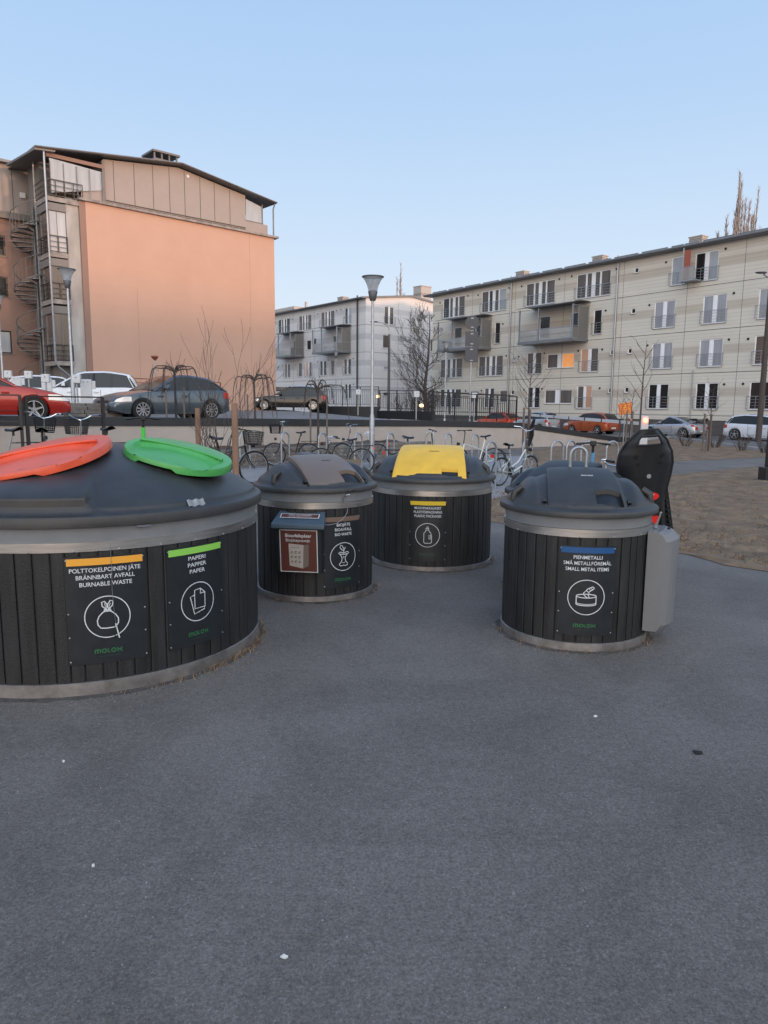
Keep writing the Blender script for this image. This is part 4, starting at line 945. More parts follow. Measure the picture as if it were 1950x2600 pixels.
# pale four-storey block in the middle; x runs away from the near corner
A = (-2.17, 80.37)
b2 = thing('apartment_block', 'pale grey-blue four-storey apartment block behind the tall lamp post', 'apartment building', (A[0], A[1], 0), atan2(-.785, .62))
# local +x must run towards the near corner: shift so that local x = LM - s
LM = 40.0
b2.location = (A[0]-.62*LM, A[1]+.785*LM, 0)
Wn = []
def fm(lst, z0, z1):
    for s0, s1, k, r, *p in lst: Wn.append((LM-s1, LM-s0, z0, z1, k, r, p[0] if p else None))
fm([(16.0, 19.0, '4', 1), (11.0, 13.9, '4', 1, [B_]*4), (6.05, 8.95, '4', 1, [B_]*4), (2.7, 4.0, '2', 1, [G_, L_c]), (21.5, 24.5, '4', 1), (27, 30, '4', 1)], 11.0, 12.85)
fm([(9.9, 10.6, '1', 0, [G_]), (5.4, 6.4, '1', 0, [G_]), (3.3, 4.3, '1', 0, [G_]), (14.2, 15.2, '1', 0, [G_]), (24, 25.5, '2', 1)], 8.2, 9.95)
fm([(16.1, 17.45, '2', 1), (13.2, 14.1, '1', 1, [B_]), (11.0, 12.4, '2', 1, ['lit_p', B_]), (7.75, 9.2, '2', 1), (6.1, 6.9, '1', 1, [B_]), (2.75, 4.2, '2', 1, [B_, G_]), (20, 21.5, '2', 1), (25, 26.5, '2', 1)], 5.42, 7.2)
fm([(2.75, 4.0, '2', 1, [G_, G_]), (6.2, 6.9, '1', 1), (8.0, 9.15, '2', 1), (11.0, 12.4, '2', 1), (16.1, 17.4, '2', 1), (21, 22.5, '2', 1)], 2.7, 4.4)
Wn.append((LM-12.1, LM-11.1, 8.6, 9.8, '1', 0, [G_])); Wn.append((LM-19.3, LM-18.9, 6.6, 7.05, '1', 0, [G_]))
Wn.append((LM-12.1+.0, LM-12.1+.001, 8.6, 8.61, '1', 0, [G_])) if False else None
mb = facade(LM, 13.5, [w_[:4] for w_ in Wn if w_], 0)
mb.build('wall', K['mid_b'], b2, fix=False)
for w_ in Wn:
    if w_: window(b2, w_[0], w_[1], w_[2], w_[3], w_[4], rnd, bool(w_[5]), panes=w_[6])
joints(b2, LM, (4.93, 7.78, 10.72), [LM-s for s in (10.3, 15.2, 20.4)], .1, 13.45)
for s, z in [(5.6, 12.7), (9.5, 12.7), (15.4, 12.6), (19.6, 12.5), (2.3, 7.15), (7.3, 7.2), (9.6, 7.1), (14.6, 7.0), (17.9, 7.0), (2.2, 4.3), (4.7, 12.75)]: vent(b2, LM-s, z)
balcony(b2, LM-7.7, LM-2.7, 7.95, 10.6); balcony(b2, LM-17.4, LM-12.6, 7.95, 10.6)
pipe(b2, LM-1.35, .3, 13.9, .085, -.16, 'bpaint')
GL = 13.0
g_ = facade(GL, 13.5, [(2.6, 4.0, 10.9, 12.9), (2.4, 3.6, 8.3, 9.8), (2.5, 3.3, 5.9, 6.4), (2.5, 3.3, 3.0, 3.5), (9.5, 10.7, 8.3, 9.8)], 0)
g_.add([(0, 0, 13.5), (GL, 0, 13.5), (GL/2, 0, 14.25)], [(0, 1, 2)])
go = g_.build('gable_wall', K['mid_b'], b2, fix=False); go.location = (LM, 0, 0); go.rotation_euler = (0, 0, pi/2)
for x0, x1, z0, z1, k in ((2.6, 4.0, 10.9, 12.9, '2'), (2.4, 3.6, 8.3, 9.8, '1'), (2.5, 3.3, 5.9, 6.4, '1'), (2.5, 3.3, 3.0, 3.5, '1'), (9.5, 10.7, 8.3, 9.8, '1')):
    wo_ = window(b2, x0, x1, z0, z1, k, rnd, z0 > 10); wo_.location = (LM, 0, 0); wo_.rotation_euler = (0, 0, pi/2)
jo = joints(b2, GL, (4.93, 7.78, 10.72), (4.6, 9.0), .1, 13.45); jo.location = (LM, 0, 0); jo.rotation_euler = (0, 0, pi/2)
r = MB(); r.prism([(0-.3, -.6, 13.42), (0-.3, GL/2, 14.2), (0-.3, GL+.6, 13.42), (0-.3, GL+.6, 13.58), (0-.3, GL/2, 14.42), (0-.3, -.6, 13.6)], (LM+.5, 0, 0)); ro = r.build('roof', 'zinc', b2)
g2 = MB(); g2.tube([(-.3, -.66, 13.5), (LM+.2, -.66, 13.5)], .08, 8); g2.build('gutter', 'roofm', ro)
g2 = MB(); g2.box(LM+.201, LM+.26, -.6, GL/2, 13.5, 13.51); 
chimney(b2, LM-8.3, 2, 13.8, 1.1, .8, .8); chimney(b2, LM-3.2, 9.5, 13.7, 1.4, 1.6, 2.3)

# pinkish house far behind on the left of it
A = at(764, 800, 112); b3 = thing('far_building', 'distant pale pinkish house with flat eaves showing past the orange wall', 'apartment building', (A.x, A.y, 0), atan2(-.785, .62))
K['pinkpale'] = mat('pale_pink_boards', (0.50, 0.42, 0.39), 0.85, var=.05)
mb = MB(); mb.box(-26, -2.2, 0, 12, 0, 16.0); mb.build('wall', 'pinkpale', b3)
mb = MB(); mb.box(-27, 0, -1.2, 13, 16.3, 16.75); mb.build('roof', 'chim', b3)
mb = MB()
for x in (-20, -14.6, -7): mb.box(x-.02, x+.02, -.012, -.002, 2, 16)
mb.build('panel_joint', 'seam', b3)
mb = MB(); mb.box(-20, -17.4, 2, 5, 16.76, 20.0); mb.box(-20.1, -17.3, 1.9, 5.1, 20.001, 20.2); mb.build('chimney', 'chim', b3)
mb = MB(); mb.box(-.5, -.2, 1, 1.3, 16.76, 17.6); mb.build('roof_vent', 'chim', b3)

# ------------------------------------------------------------------ orange gable building, its balcony tower, spiral stair and wing
A = (-15.3199, 38.2868); OA = atan2(.66894, .74331)
b4 = thing('apartment_building', 'apartment building with blank orange gable wall, brown clad top storey and glazed balcony tower', 'apartment building', (A[0], A[1], 0), OA)
mb = MB(); mb.add([(0, 0, .5), (11.35, 0, .5), (11.35, 0, 11.93), (0, 0, 11.97), (0, 16, .5), (11.35, 16, .5), (11.35, 16, 11.93), (0, 16, 11.97)], [(0, 1, 2, 3), (1, 5, 6, 2), (0, 3, 7, 4), (3, 2, 6, 7)])
mb.build('orange_wall', 'orangewall', b4)
mb = MB(); mb.hexa([(-.35, -.16, 11.98), (11.6, -.16, 11.94), (11.6, .5, 11.94), (-.35, .5, 11.98), (-.35, -.16, 12.10), (11.6, -.16, 12.06), (11.6, .5, 12.10), (-.35, .5, 12.14)]); mb.build('ledge', 'conc_d', b4)
mb = MB()
mb.box(2.544, 2.556, -.003, -.0005, .6, 8.0); mb.build('render_joint', 'pinkwall', b4); mb = MB(); mb.box(9.594, 9.606, -.003, -.0005, .6, 11.9)
mb.build('render_joint', 'pinkwall', b4)
# brown top storey (gabled), set back a little
def rz4(x): return 14.03+(x+1.9)*(.83/7.2) if x < 5.3 else 14.86-(x-5.3)*(.90/5.9)
mb = MB(); P = [(1.12, .30, 12.0), (9.55, .30, 12.0), (9.55, .30, rz4(9.55)-.06), (5.3, .30, rz4(5.3)-.06), (1.12, .30, rz4(1.12)-.06)]; mb.prism(P, (0, 15, 0)); mb.build('top_storey', 'brownclad', b4)
mb = MB()
for x in (1.65, 2.75, 3.8, 4.75, 5.65, 6.6, 7.5, 8.5): mb.box(x-.012, x+.012, .290, .298, 12.33, rz4(x)-.1)
mb.box(1.14, 9.53, .27, .298, 12.28, 12.33); mb.build('panel_joint', 'seam', b4)
mb = MB()
for i in range(19): x = 1.2+i*.44; mb.box(x, x+.40, .285, .298, 12.12, 12.24)
mb.build('vent_strip', 'seam', b4)
mb = MB(); mb.cyl((5.85, .24, 14.45), (5.85, .30, 14.45), .09, n=10); mb.build('wall_lamp', 'white', b4)
def slab(pts, y0, y1, th, name, m):
    mb = MB()
    for (xa, za), (xb, zb) in zip(pts, pts[1:]): mb.hexa([(xa, y0, za), (xb, y0, zb), (xb, y1, zb), (xa, y1, za), (xa, y0, za+th), (xb, y0, zb+th), (xb, y1, zb+th), (xa, y1, za+th)])
    return mb.build(name, m, b4)
slab([(-2.35, 13.98), (1.12, 14.38), (5.3, 14.86), (11.45, 13.94)], -.22, 16, .08, 'roof', 'roofm')
mb = MB(); mb.tube([(-2.35, -.26, 14.03), (1.12, -.26, 14.43), (5.3, -.26, 14.91), (11.45, -.26, 13.99)], .035, 8); mb.build('roof_edge', 'zinc', b4)
mb = MB(); mb.cyl((3.0, 2, 14.5), (3.0, 2, 15.05), .09); mb.build('roof_vent', 'roofm', b4)
c = MB(); c.box(4.2, 5.6, .9, 2.2, 15.0, 15.25, 0)
for x in (4.2, 4.62, 5.06, 5.5): 
    for y in (.9, 2.1): c.box(x, x+.08, y, y+.08, 15.25, 15.55)
c.box(4.1, 5.7, .8, 2.3, 15.55, 15.65); c.build('chimney', 'roofm', b4)
# right hand end of the top storey: glazed balcony
mb = MB(); mb.box(9.56, 11.1, .32, .36, 12.12, 12.72); mb.build('balcony_wall', 'brownclad', b4)
mb = MB(); mb.box(9.60, 10.7, .34, .36, 12.78, 13.72); mb.add([(9.60, .34, 13.72), (10.7, .34, 13.72), (9.60, .34, 13.98)], [(0, 1, 2)]); mb.build('balcony_glass', 'glass_l', b4)
mb = MB(); mb.box(9.56, 10.8, .31, .37, 12.72, 12.78); mb.box(10.7, 10.77, .31, .37, 12.78, 13.85); mb.build('balcony_frame', 'roofm', b4)
mb = MB(); mb.tube([(11.3, -.2, 13.9), (11.25, -.1, 13.6), (11.25, -.1, 12.1)], .045, 8); mb.build('downpipe', 'zinc', b4)
# balcony tower on the left: local x from -1.86 (corner) to -.95, concrete pier from -.95 to 0
mb = MB(); mb.box(-.95, -.30, .12, 3.6, .5, 12.0); mb.box(-.299, -.001, .30, 3.6, .5, 11.9); mb.build('concrete_pier', 'conc', b4)
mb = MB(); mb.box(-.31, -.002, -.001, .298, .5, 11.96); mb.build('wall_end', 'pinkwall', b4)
XL, XR, YB = -1.86, -.96, 1.75
for k, (zs, zr, zg0, zg1, m) in enumerate([(11.92, 12.72, 12.72, 13.6, L_c), (9.26, 10.1, 10.1, 11.25, L_c), (7.0, 7.8, 7.8, 8.6, B_), (3.95, 4.75, 4.75, 6.3, B_)]):
    xr = -.1 if k == 0 else XR
    mb = MB(); mb.box(XL, xr, .0, YB, zs-.22, zs); fl = mb.build('balcony', 'conc_d', b4)
    mb = MB(); zt = zs+.80
    for z, th in ((zt, .045), (zs+.53, .022), (zs+.28, .022), (zs+.06, .03)):
        mb.box(XL, xr, -.03, .0, z-th/2, z+th/2); mb.box(XL-.03, XL, -.03, YB, z-th/2, z+th/2)
    n = 5 if k == 0 else 3
    for i in range(n): x = XL+(xr-XL-.03)*i/(n-1); mb.box(x, x+.03, -.034, .004, zs+.02, zt)
    for i in range(1, 4): y = YB*i/3; mb.box(XL-.034, XL+.004, y-.03, y, zs+.02, zt)
    mb.build('railing', 'bpaint', fl)
    if k == 0:
        mb = MB(); mb.add([(-1.62, .06, 12.1), (.95, .16, 12.72), (.95, .16, 13.62), (-1.62, .06, 13.72)], [(0, 1, 2, 3)]); mb.add([(-1.62, .10, 12.1), (.95, .20, 12.72), (.95, .20, 13.62), (-1.62, .10, 13.72)], [(3, 2, 1, 0)]); mb.build('glazing', L_c, fl, fix=False)
        mb = MB()
        for x in (-1.62, -.98, -.34, .30, .93): mb.box(x, x+.03, .03, .055, 12.1, 13.6)
        mb.build('glazing_bar', 'zinc', fl)
        mb = MB(); mb.box(-.1, 1.10, .20, .24, 12.14, 12.70); mb.build('parapet', 'brownclad', fl)
        mb = MB(); mb.box(.98, 1.11, .10, .30, 12.1, 14.2); mb.box(XL+.1, 1.1, .08, .3, 13.78, 13.96, 1); mb.build('frame', ['roofm', 'pinkwall'], fl)
    else:
        g = MB(); g.box(XL+.10, xr-.03, .10, .12, zs+.02, zg1); g.build('front_glazing', m, fl)
        g = MB(); g.box(XL+.08, XL+.10, .16, YB-.1, zs+.02, zg1); g.build('side_glazing', B_, fl)
        g = MB(); g.box(XL, xr, .02, .10, zg1+.02, zg1+.38); g.box(XL-.001, XL+.06, .101, YB, zg1+.02, zg1+.38); g.build('awning_panel', 'meshg', fl)
        g = MB(); g.box((XL+xr)/2-.015, (XL+xr)/2+.015, .08, .099, zs+.02, zg1); g.box(XL+.06, XL+.10, .06, .159, zs+.02, zg1); g.build('glazing_bar', 'zinc', fl)
mb = MB(); mb.box(-1.5, -.96, .6, 3.5, .6, 12.0); mb.box(-1.6, -.96, YB+.01, 3.6, .6, 13.95); mb.build('inner_wall', 'meshg', b4)
mb = MB(); mb.tube([(XL-.05, -.10, 13.98), (XL-.05, -.10, 3.85), (XL+.15, -.05, 3.6), (XL+.8, .1, 3.1)], .05, 8); mb.build('downpipe', 'galv', b4)
mb = MB(); mb.box(XL-.06, XL, YB-.06, YB, 2.0, 13.85); mb.build('corner_post', 'galv', b4)
mb = MB(); mb.hexa([(-2.36, -.2, 13.87), (-1.4, -.2, 13.97), (-1.4, 3.2, 13.97), (-2.75, 3.2, 13.80), (-2.36, -.2, 13.97), (-1.4, -.2, 14.05), (-1.4, 3.2, 14.05), (-2.75, 3.2, 13.9)]); mb.build('soffit', 'roofm', b4)
# wing on the far left
b5 = thing('apartment_wing', 'brown-pink apartment wing with dark clad top storey at the left edge', 'apartment building', (A[0], A[1], 0), OA)
Wl = [(-5.2, -2.75, 9.5, 10.55), (-5.2, -2.75, 7.4, 8.45), (-5.2, -2.73, 4.45, 5.65)]
DY = 4.2
f_ = facade(20, 11.4, [(a+20-1.5, b+20-1.5, c, d) for a, b, c, d in Wl], .5)
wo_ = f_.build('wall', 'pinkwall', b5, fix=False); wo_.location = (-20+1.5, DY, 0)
for a, b, c, d in Wl:
    wn = window(b5, a, b, c, d, '2n', rnd, False, panes=[B_, 'glass_l' if c < 5 else 'glass'], frame='bpaint'); wn.location = (0, DY, 0)
mb = MB(); mb.box(-18.5, 1.4, DY-.25, DY+8, 11.41, 11.75, 1); mb.hexa([(-18.5, DY+.1, 11.75), (1.4, DY+.1, 11.75), (1.4, DY+8, 11.75), (-18.5, DY+8, 11.75), (-18.5, DY+.1, 14.2), (1.4, DY+.1, 14.2), (1.4, DY+8, 14.2), (-18.5, DY+8, 14.2)])
mb.build('top_storey', ['brownclad', 'roofm'], b5)
mb = MB()
for x in (-5.9, -4.6, -3.4, -2.2): mb.box(x-.012, x+.012, DY+.088, DY+.098, 11.8, 14.1)
mb.build('panel_joint', 'seam', b5)
mb = MB(); mb.box(-18.8, 1.5, DY-.3, DY+8.3, 14.21, 14.34); mb.build('roof', 'zinc', b5)
mb = MB(); mb.box(-1.85, -1.6, DY+.0, DY+.09, 12.65, 12.92); mb.build('wall_lamp', 'white', b5)
K['stairm'] = mat('weathered_galvanised_steel', (0.16, 0.165, 0.17), 0.55, 0.5, var=.2, scale=4)
# spiral stair
st = thing('spiral_staircase', 'galvanised spiral staircase winding up beside the balcony tower', 'staircase', (0, 0, 0))
c0 = at(99, 800, 39.2); cx, cy = c0.x, c0.y; Rr = 1.12
mb = MB(); mb.tube([(cx, cy, 1), (cx, cy, 11.9)], .07, 10); mb.build('column', 'stairm', st)
mb = MB(); rl_ = MB(); ba = MB(); mid = MB(); z = 1.6; k = 0; pts = []; step = .178; da = 2*pi/15
a00 = 1.9
while z < 11.2:
    a = a00+k*da; b = a+da*1.05; z_ = z
    V = [(cx+.06*cos(a), cy+.06*sin(a), z_), (cx+Rr*cos(a), cy+Rr*sin(a), z_), (cx+Rr*cos(b), cy+Rr*sin(b), z_), (cx+.06*cos(b), cy+.06*sin(b), z_)]
    mb.add(V+[(x, y, q-.045) for x, y, q in V], [(0, 1, 2, 3), (7, 6, 5, 4), (0, 4, 5, 1), (1, 5, 6, 2), (2, 6, 7, 3)])
    pts.append((cx+Rr*cos(a), cy+Rr*sin(a), z_+1.0))
    for q in (.25, .75):
        aq = a+da*q; ba.tube([(cx+Rr*cos(aq), cy+Rr*sin(aq), z_-.04), (cx+Rr*cos(aq), cy+Rr*sin(aq), z_+1.0+step*q)], .011, 4)
    z += step; k += 1
mb.build('treads', 'stairm', st); tag(ba.build('balusters', 'stairm', st), kind='stuff')
rl_.tube(pts, .022, 6); rl_.build('handrail', 'stairm', st)
mid.tube([(x, y, q-.5) for x, y, q in pts], .012, 5); mid.tube([(x, y, q-1.0) for x, y, q in pts], .03, 5); mid.build('stringer', 'stairm', st)

# block added behind the camera: never in view, it shades the lower walls from the last sun
b6 = thing('shading_block', 'long low unseen block added towards the setting sun to shade the lower walls', 'building', (62, -22, 0), radians(38))
mb = MB(); mb.box(-60, 60, 0, 10, 0, 11.0); mb.build('wall', 'conc', b6)

# ------------------------------------------------------------------ cars
def interp(tab, x):
    if x <= tab[0][0]: return tab[0][1]
    for (a, u), (b, v) in zip(tab, tab[1:]):
        if x <= b: return u+(v-u)*(x-a)/(b-a)
    return tab[-1][1]
def paint(name, col, metal=0.35, rough=0.28):
    m = mat(name, col, rough, metal, var=0.06, scale=3); m.node_tree.nodes['Principled BSDF'].inputs['Coat Weight'].default_value = 0.6
    m.node_tree.nodes['Principled BSDF'].inputs['Coat Roughness'].default_value = 0.06; return m
def wheel(par, x, y, r, side, spokes=5, wdt=.20, rim_m='rim'):
    t = MB(); pr = [(r*.66, -wdt/2), (r*.93, -wdt/2), (r*.99, -wdt*.36), (r, 0), (r*.99, wdt*.36), (r*.93, wdt/2), (r*.66, wdt/2)]
    t.lathe(pr, 28); t.xf(Matrix.Translation((x, y, r)) @ Matrix.Rotation(pi/2, 4, 'X')); o = t.build('wheel', 'rubber', par)
    m = MB(); s = side*(wdt/2-.015)
    m.lathe([(r*.70, .0), (r*.70, .03), (r*.64, .03), (r*.61, -.02)], 28); m.lathe([(.0, .02), (.055, .02), (.07, .005)], 12)
    for k in range(spokes):
        a = 2*pi*k/spokes+.3; w_ = .048 if spokes < 8 else .022
        for da in ((0,) if spokes < 8 else (-.07, .07)):
            c, sn = cos(a+da), sin(a+da); m.bar((c*.03, sn*.03, .012), (c*r*.66, sn*r*.66, .018), w_, .02)
    m.lathe([(0, -.05), (r*.66, -.05)], 20, 1)
    if side < 0: m.xf(Matrix.Rotation(pi, 4, 'X') @ Matrix.Identity(4))
    m.xf(Matrix.Translation((x, y+s, r)) @ Matrix.Rotation(-pi/2, 4, 'X')); m.build('rim', [rim_m, 'rubber'], o)
def car(label, group, pos, yaw, L, W, top, cab, axles, pm, wr=.325, belt_w=.93, spokes=5, cat='car', rails=False, spoiler=False, zr_t=(0, 0), name='parked_car', tall=.0, lampf=(.55, .72), lampr=(.70, .92), trim=None, bodyside=(.30, .60)):
    t = thing(name, label, cat, pos, yaw, group); Hf = L/2; ar = wr*1.13
    xw0, xw1, xr1, xr0 = cab['x']            # rear glass base, rear roof end, windscreen top, windscreen base
    hw = lambda x: W/2*(1-.13*abs(x/Hf)**3.2-.10*max(0, abs(x/Hf)-.9)/.1*.6)
    N = int(L/.055); X = [-Hf+L*i/N for i in range(N+1)]; V = []; F = []
    for x in X:
        h = hw(x); zt = interp(top, x); zb = .20+.10*max(0, (abs(x)-Hf+.35)/.35)
        zlow = zb
        for a in axles:
            if abs(x-a) < ar: zlow = max(zlow, wr+sqrt(ar*ar-(x-a)**2))
        zm = max(.52, zlow+.015) if zt > .6 else (zlow+zt)/2; zs = max(zt-.10, zm+.01)
        ring = [(0, zb), (h*.80, zb), (h*.975, max(zb+.0, zlow)), (h*1.0, min(max(zlow+.01, .36), zt-.08)), (h*1.0, min(zm, zt-.06)), (h*.985, min(zs, zt-.04)), (h*.93, zt-.012), (h*.80, zt+.008), (0, zt+.035)]
        V += [(x, -y, z) for y, z in ring]+[(x, y, z) for y, z in reversed(ring[1:-1])]
    n = 16
    for i in range(N):
        for k in range(n):
            F.append((i*n+k, i*n+(k+1) % n, (i+1)*n+(k+1) % n, (i+1)*n+k))
    F += [tuple(range(n)), tuple(N*n+k for k in range(n-1, -1, -1))]
    mb = MB(); mb.add(V, F, 0, True); body = mb.build('body', pm, t)
    # cabin
    xs = [xw0, (xw0+xw1)/2, xw1]+[xw1+(xr1-xw1)*i/8 for i in range(1, 8)]+[xr1, (xr1+xr0)/2, xr0]
    sec = []
    for x in xs:
        zb = interp(top, x)-.015; zr = max(interp(cab['z'], x), zb+.012); wb = hw(x)*belt_w; wr_ = wb-.30*(zr-zb)
        sec.append([(x, wb, zb), (x, wb-.30*max(0, zr-zb-.06), zb+max(.006, zr-zb-.06)), (x, wr_-.05, zr), (x, 0, zr+.025*min(1, (zr-zb)/.2))])
    sg = {1: MB(), -1: MB()}; ws = MB(); rg = MB(); rf = MB()
    for i in range(len(xs)-1):
        A_, B_2 = sec[i], sec[i+1]
        for s in (1, -1):
            f = lambda p: (p[0], s*p[1], p[2])
            mid = xw1-.001 <= xs[i] and xs[i+1] <= xr1+.001
            sg[s].add([f(A_[0]), f(B_2[0]), f(B_2[1]), f(A_[1])], [(0, 1, 2, 3)])
            rf.add([f(A_[1]), f(B_2[1]), f(B_2[2]), f(A_[2])], [(0, 1, 2, 3)], 0, True)
            tgt = rf if mid else (rg if xs[i] < xw1 else ws)
            tgt.add([f(A_[2]), f(B_2[2]), f(B_2[3]), f(A_[3])], [(0, 1, 2, 3)], 0, True)
    rf.build('roof', pm, t)
    for s in (1, -1): sg[s].build('side_window', 'glass', t)
    ws.build('windscreen', 'glass', t); rg.build('rear_window', 'glass', t)
    # painted pillars, just proud of the glass
    def pt(x, k, s, o=.006):
        zb = interp(top, x)-.015; zr = max(interp(cab['z'], x), zb+.012); wb = hw(x)*belt_w; z1 = max(.006, zr-zb-.06)
        return Vector((x, s*(wb-.30*z1*k+o), zb+z1*k))
    for s in (1, -1):
        p = MB()
        p.bar(pt(xr0, 0, s), pt(xr1, 1, s), .05, .03); p.bar(pt(xw0+.02, 0, s), pt(xw1, 1, s), .05, .03)
        cw = cab.get('c', .22); a, b, c_, d = pt(xw0+.03, 0, s), pt(xw0+cw+.03, 0, s), pt(xw1+cw*.75, 1, s), pt(xw1, 1, s); p.add([a, b, c_, d], [(0, 1, 2, 3)])
        p.build('pillar', pm, t)
        for q in cab.get('b', (.05,)):
            m_ = MB(); a, b = pt(q-.04, 0, s), pt(q+.04, 0, s); c_, d = pt(q+.03, 1, s), pt(q-.05, 1, s); m_.add([a, b, c_, d], [(0, 1, 2, 3)]); m_.build('window_pillar', 'bpaint', t)
        m_ = MB(); m_.bar(pt(xw0+.05, 0, s, .010), pt(xr0-.03, 0, s, .010), .012, .022); m_.build('window_trim', trim or 'bpaint', t)
        # door shut lines, handles, mirror
        for q0, q1 in cab['doors']:
            d_ = MB(); yy = lambda x: s*(hw(x)+.0035)
            for x in (q0, q1): d_.box(x-.006, x+.006, min(yy(x), yy(x)-s*.006), max(yy(x), yy(x)-s*.006), .30, interp(top, x)-.09)
            d_.box(q0, q1, min(yy(q0), yy(q0)-s*.006), max(yy(q0), yy(q0)-s*.006), .292, .302)
            do = d_.build('door', 'bpaint', t)
            h_ = MB(); xh = q0+.16; h_.box(xh-.09, xh+.09, min(s*hw(xh), s*(hw(xh)+.03)), max(s*hw(xh), s*(hw(xh)+.03)), interp(top, xh)-.20, interp(top, xh)-.165); h_.build('handle', pm, do)
        mr = MB(); xm = xr0-.42; y0 = s*hw(xm)*.93; zz = interp(top, xm)+.04
        mr.hexa([(xm-.06, y0, zz), (xm+.10, y0, zz+.02), (xm+.06, y0+s*.20, zz+.01), (xm-.08, y0+s*.20, zz), (xm-.06, y0, zz+.12), (xm+.04, y0, zz+.13), (xm+.0, y0+s*.20, zz+.15), (xm-.08, y0+s*.20, zz+.14)]); bevel(mr.build('mirror', pm, t), .02)
        for (nm, x0, sg_, zz_, m_) in (('headlight', Hf, 1, lampf, 'hlamp'), ('tail_light', -Hf, -1, lampr, 'tlamp')):
            l = MB(); NN = 8
            for i in range(NN):
                xa = x0-sg_*(.50 if sg_ > 0 else .26)*(1-i/NN)-sg_*.03; xb = x0-sg_*(.50 if sg_ > 0 else .26)*(1-(i+1)/NN)-sg_*.03
                za = zz_[0]+.03*(1-i/NN)
                ya, yb = s*(hw(xa)+.005), s*(hw(xb)+.005)
                ta = min(zz_[1], interp(top, xa)-.02); tb = min(zz_[1], interp(top, xb)-.02)
                l.add([(xa, ya, za), (xb, yb, za), (xb, yb*.985, max(tb, za+.02)), (xa, ya*.985, max(ta, za+.02))], [(0, 1, 2, 3)])
            xa = x0+sg_*.004; l.add([(xa-sg_*.03, s*hw(x0-sg_*.03), zz_[0]), (xa, s*hw(x0)*.72, zz_[0]), (xa, s*hw(x0)*.72, min(zz_[1], interp(top, x0))-.0), (xa-sg_*.03, s*hw(x0-sg_*.03), min(zz_[1], interp(top, x0)))], [(0, 1, 2, 3)])
            l.build(nm, m_, t)
    for x0, sg_ in ((Hf, 1), (-Hf, -1)):
        b = MB(); b.box(min(x0, x0+sg_*.012), max(x0, x0+sg_*.012), -.26, .26, .38, .49); b.build('number_plate', 'plate', t)
    b = MB(); b.box(Hf-.01, Hf+.008, -W*.24, W*.24, .24, .36); b.box(Hf-.02, Hf+.006, -W*.2, W*.2, .52, .60); b.build('grille', 'bpaint', t)
    b = MB(); b.box(-Hf+.3, Hf-.3, -W/2+.27, W/2-.27, .19, .55); b.build('underbody', 'bpaint', t)
    for a in axles:
        for s in (1, -1):
            b = MB(); b.cyl((a, s*(W/2-.30), wr), (a, s*(W/2-.28), wr), ar*1.05, n=24); b.build('wheel_arch', 'gap', t); wheel(t, a, s*(W/2-.125), wr, s, spokes)
    if rails:
        for s in (1, -1):
            p = MB(); xs2 = [xw1+.1, xw1+.2, xr1-.3, xr1-.15]; p.tube([(x, s*(hw(x)*belt_w-.24), interp(cab['z'], x)+(.03 if i in (0, 3) else .075)) for i, x in enumerate(xs2)], .017, 6); p.build('roof_rail', 'rim', t)
    if spoiler:
        p = MB(); x = -Hf+.18; z = interp(top, x)+.27; p.hexa([(x-.14, -.62, z), (x+.16, -.62, z+.02), (x+.16, .62, z+.02), (x-.14, .62, z), (x-.14, -.62, z+.03), (x+.16, -.62, z+.045), (x+.16, .62, z+.045), (x-.14, .62, z+.03)])
        for y in (-.63, .62): p.box(x-.17, x+.18, y, y+.02, z-.06, z+.09)
        for y in (-.36, .34): p.box(x-.03, x+.03, y, y+.02, z-.26, z)
        p.build('rear_wing', 'bpaint', t)
    return t
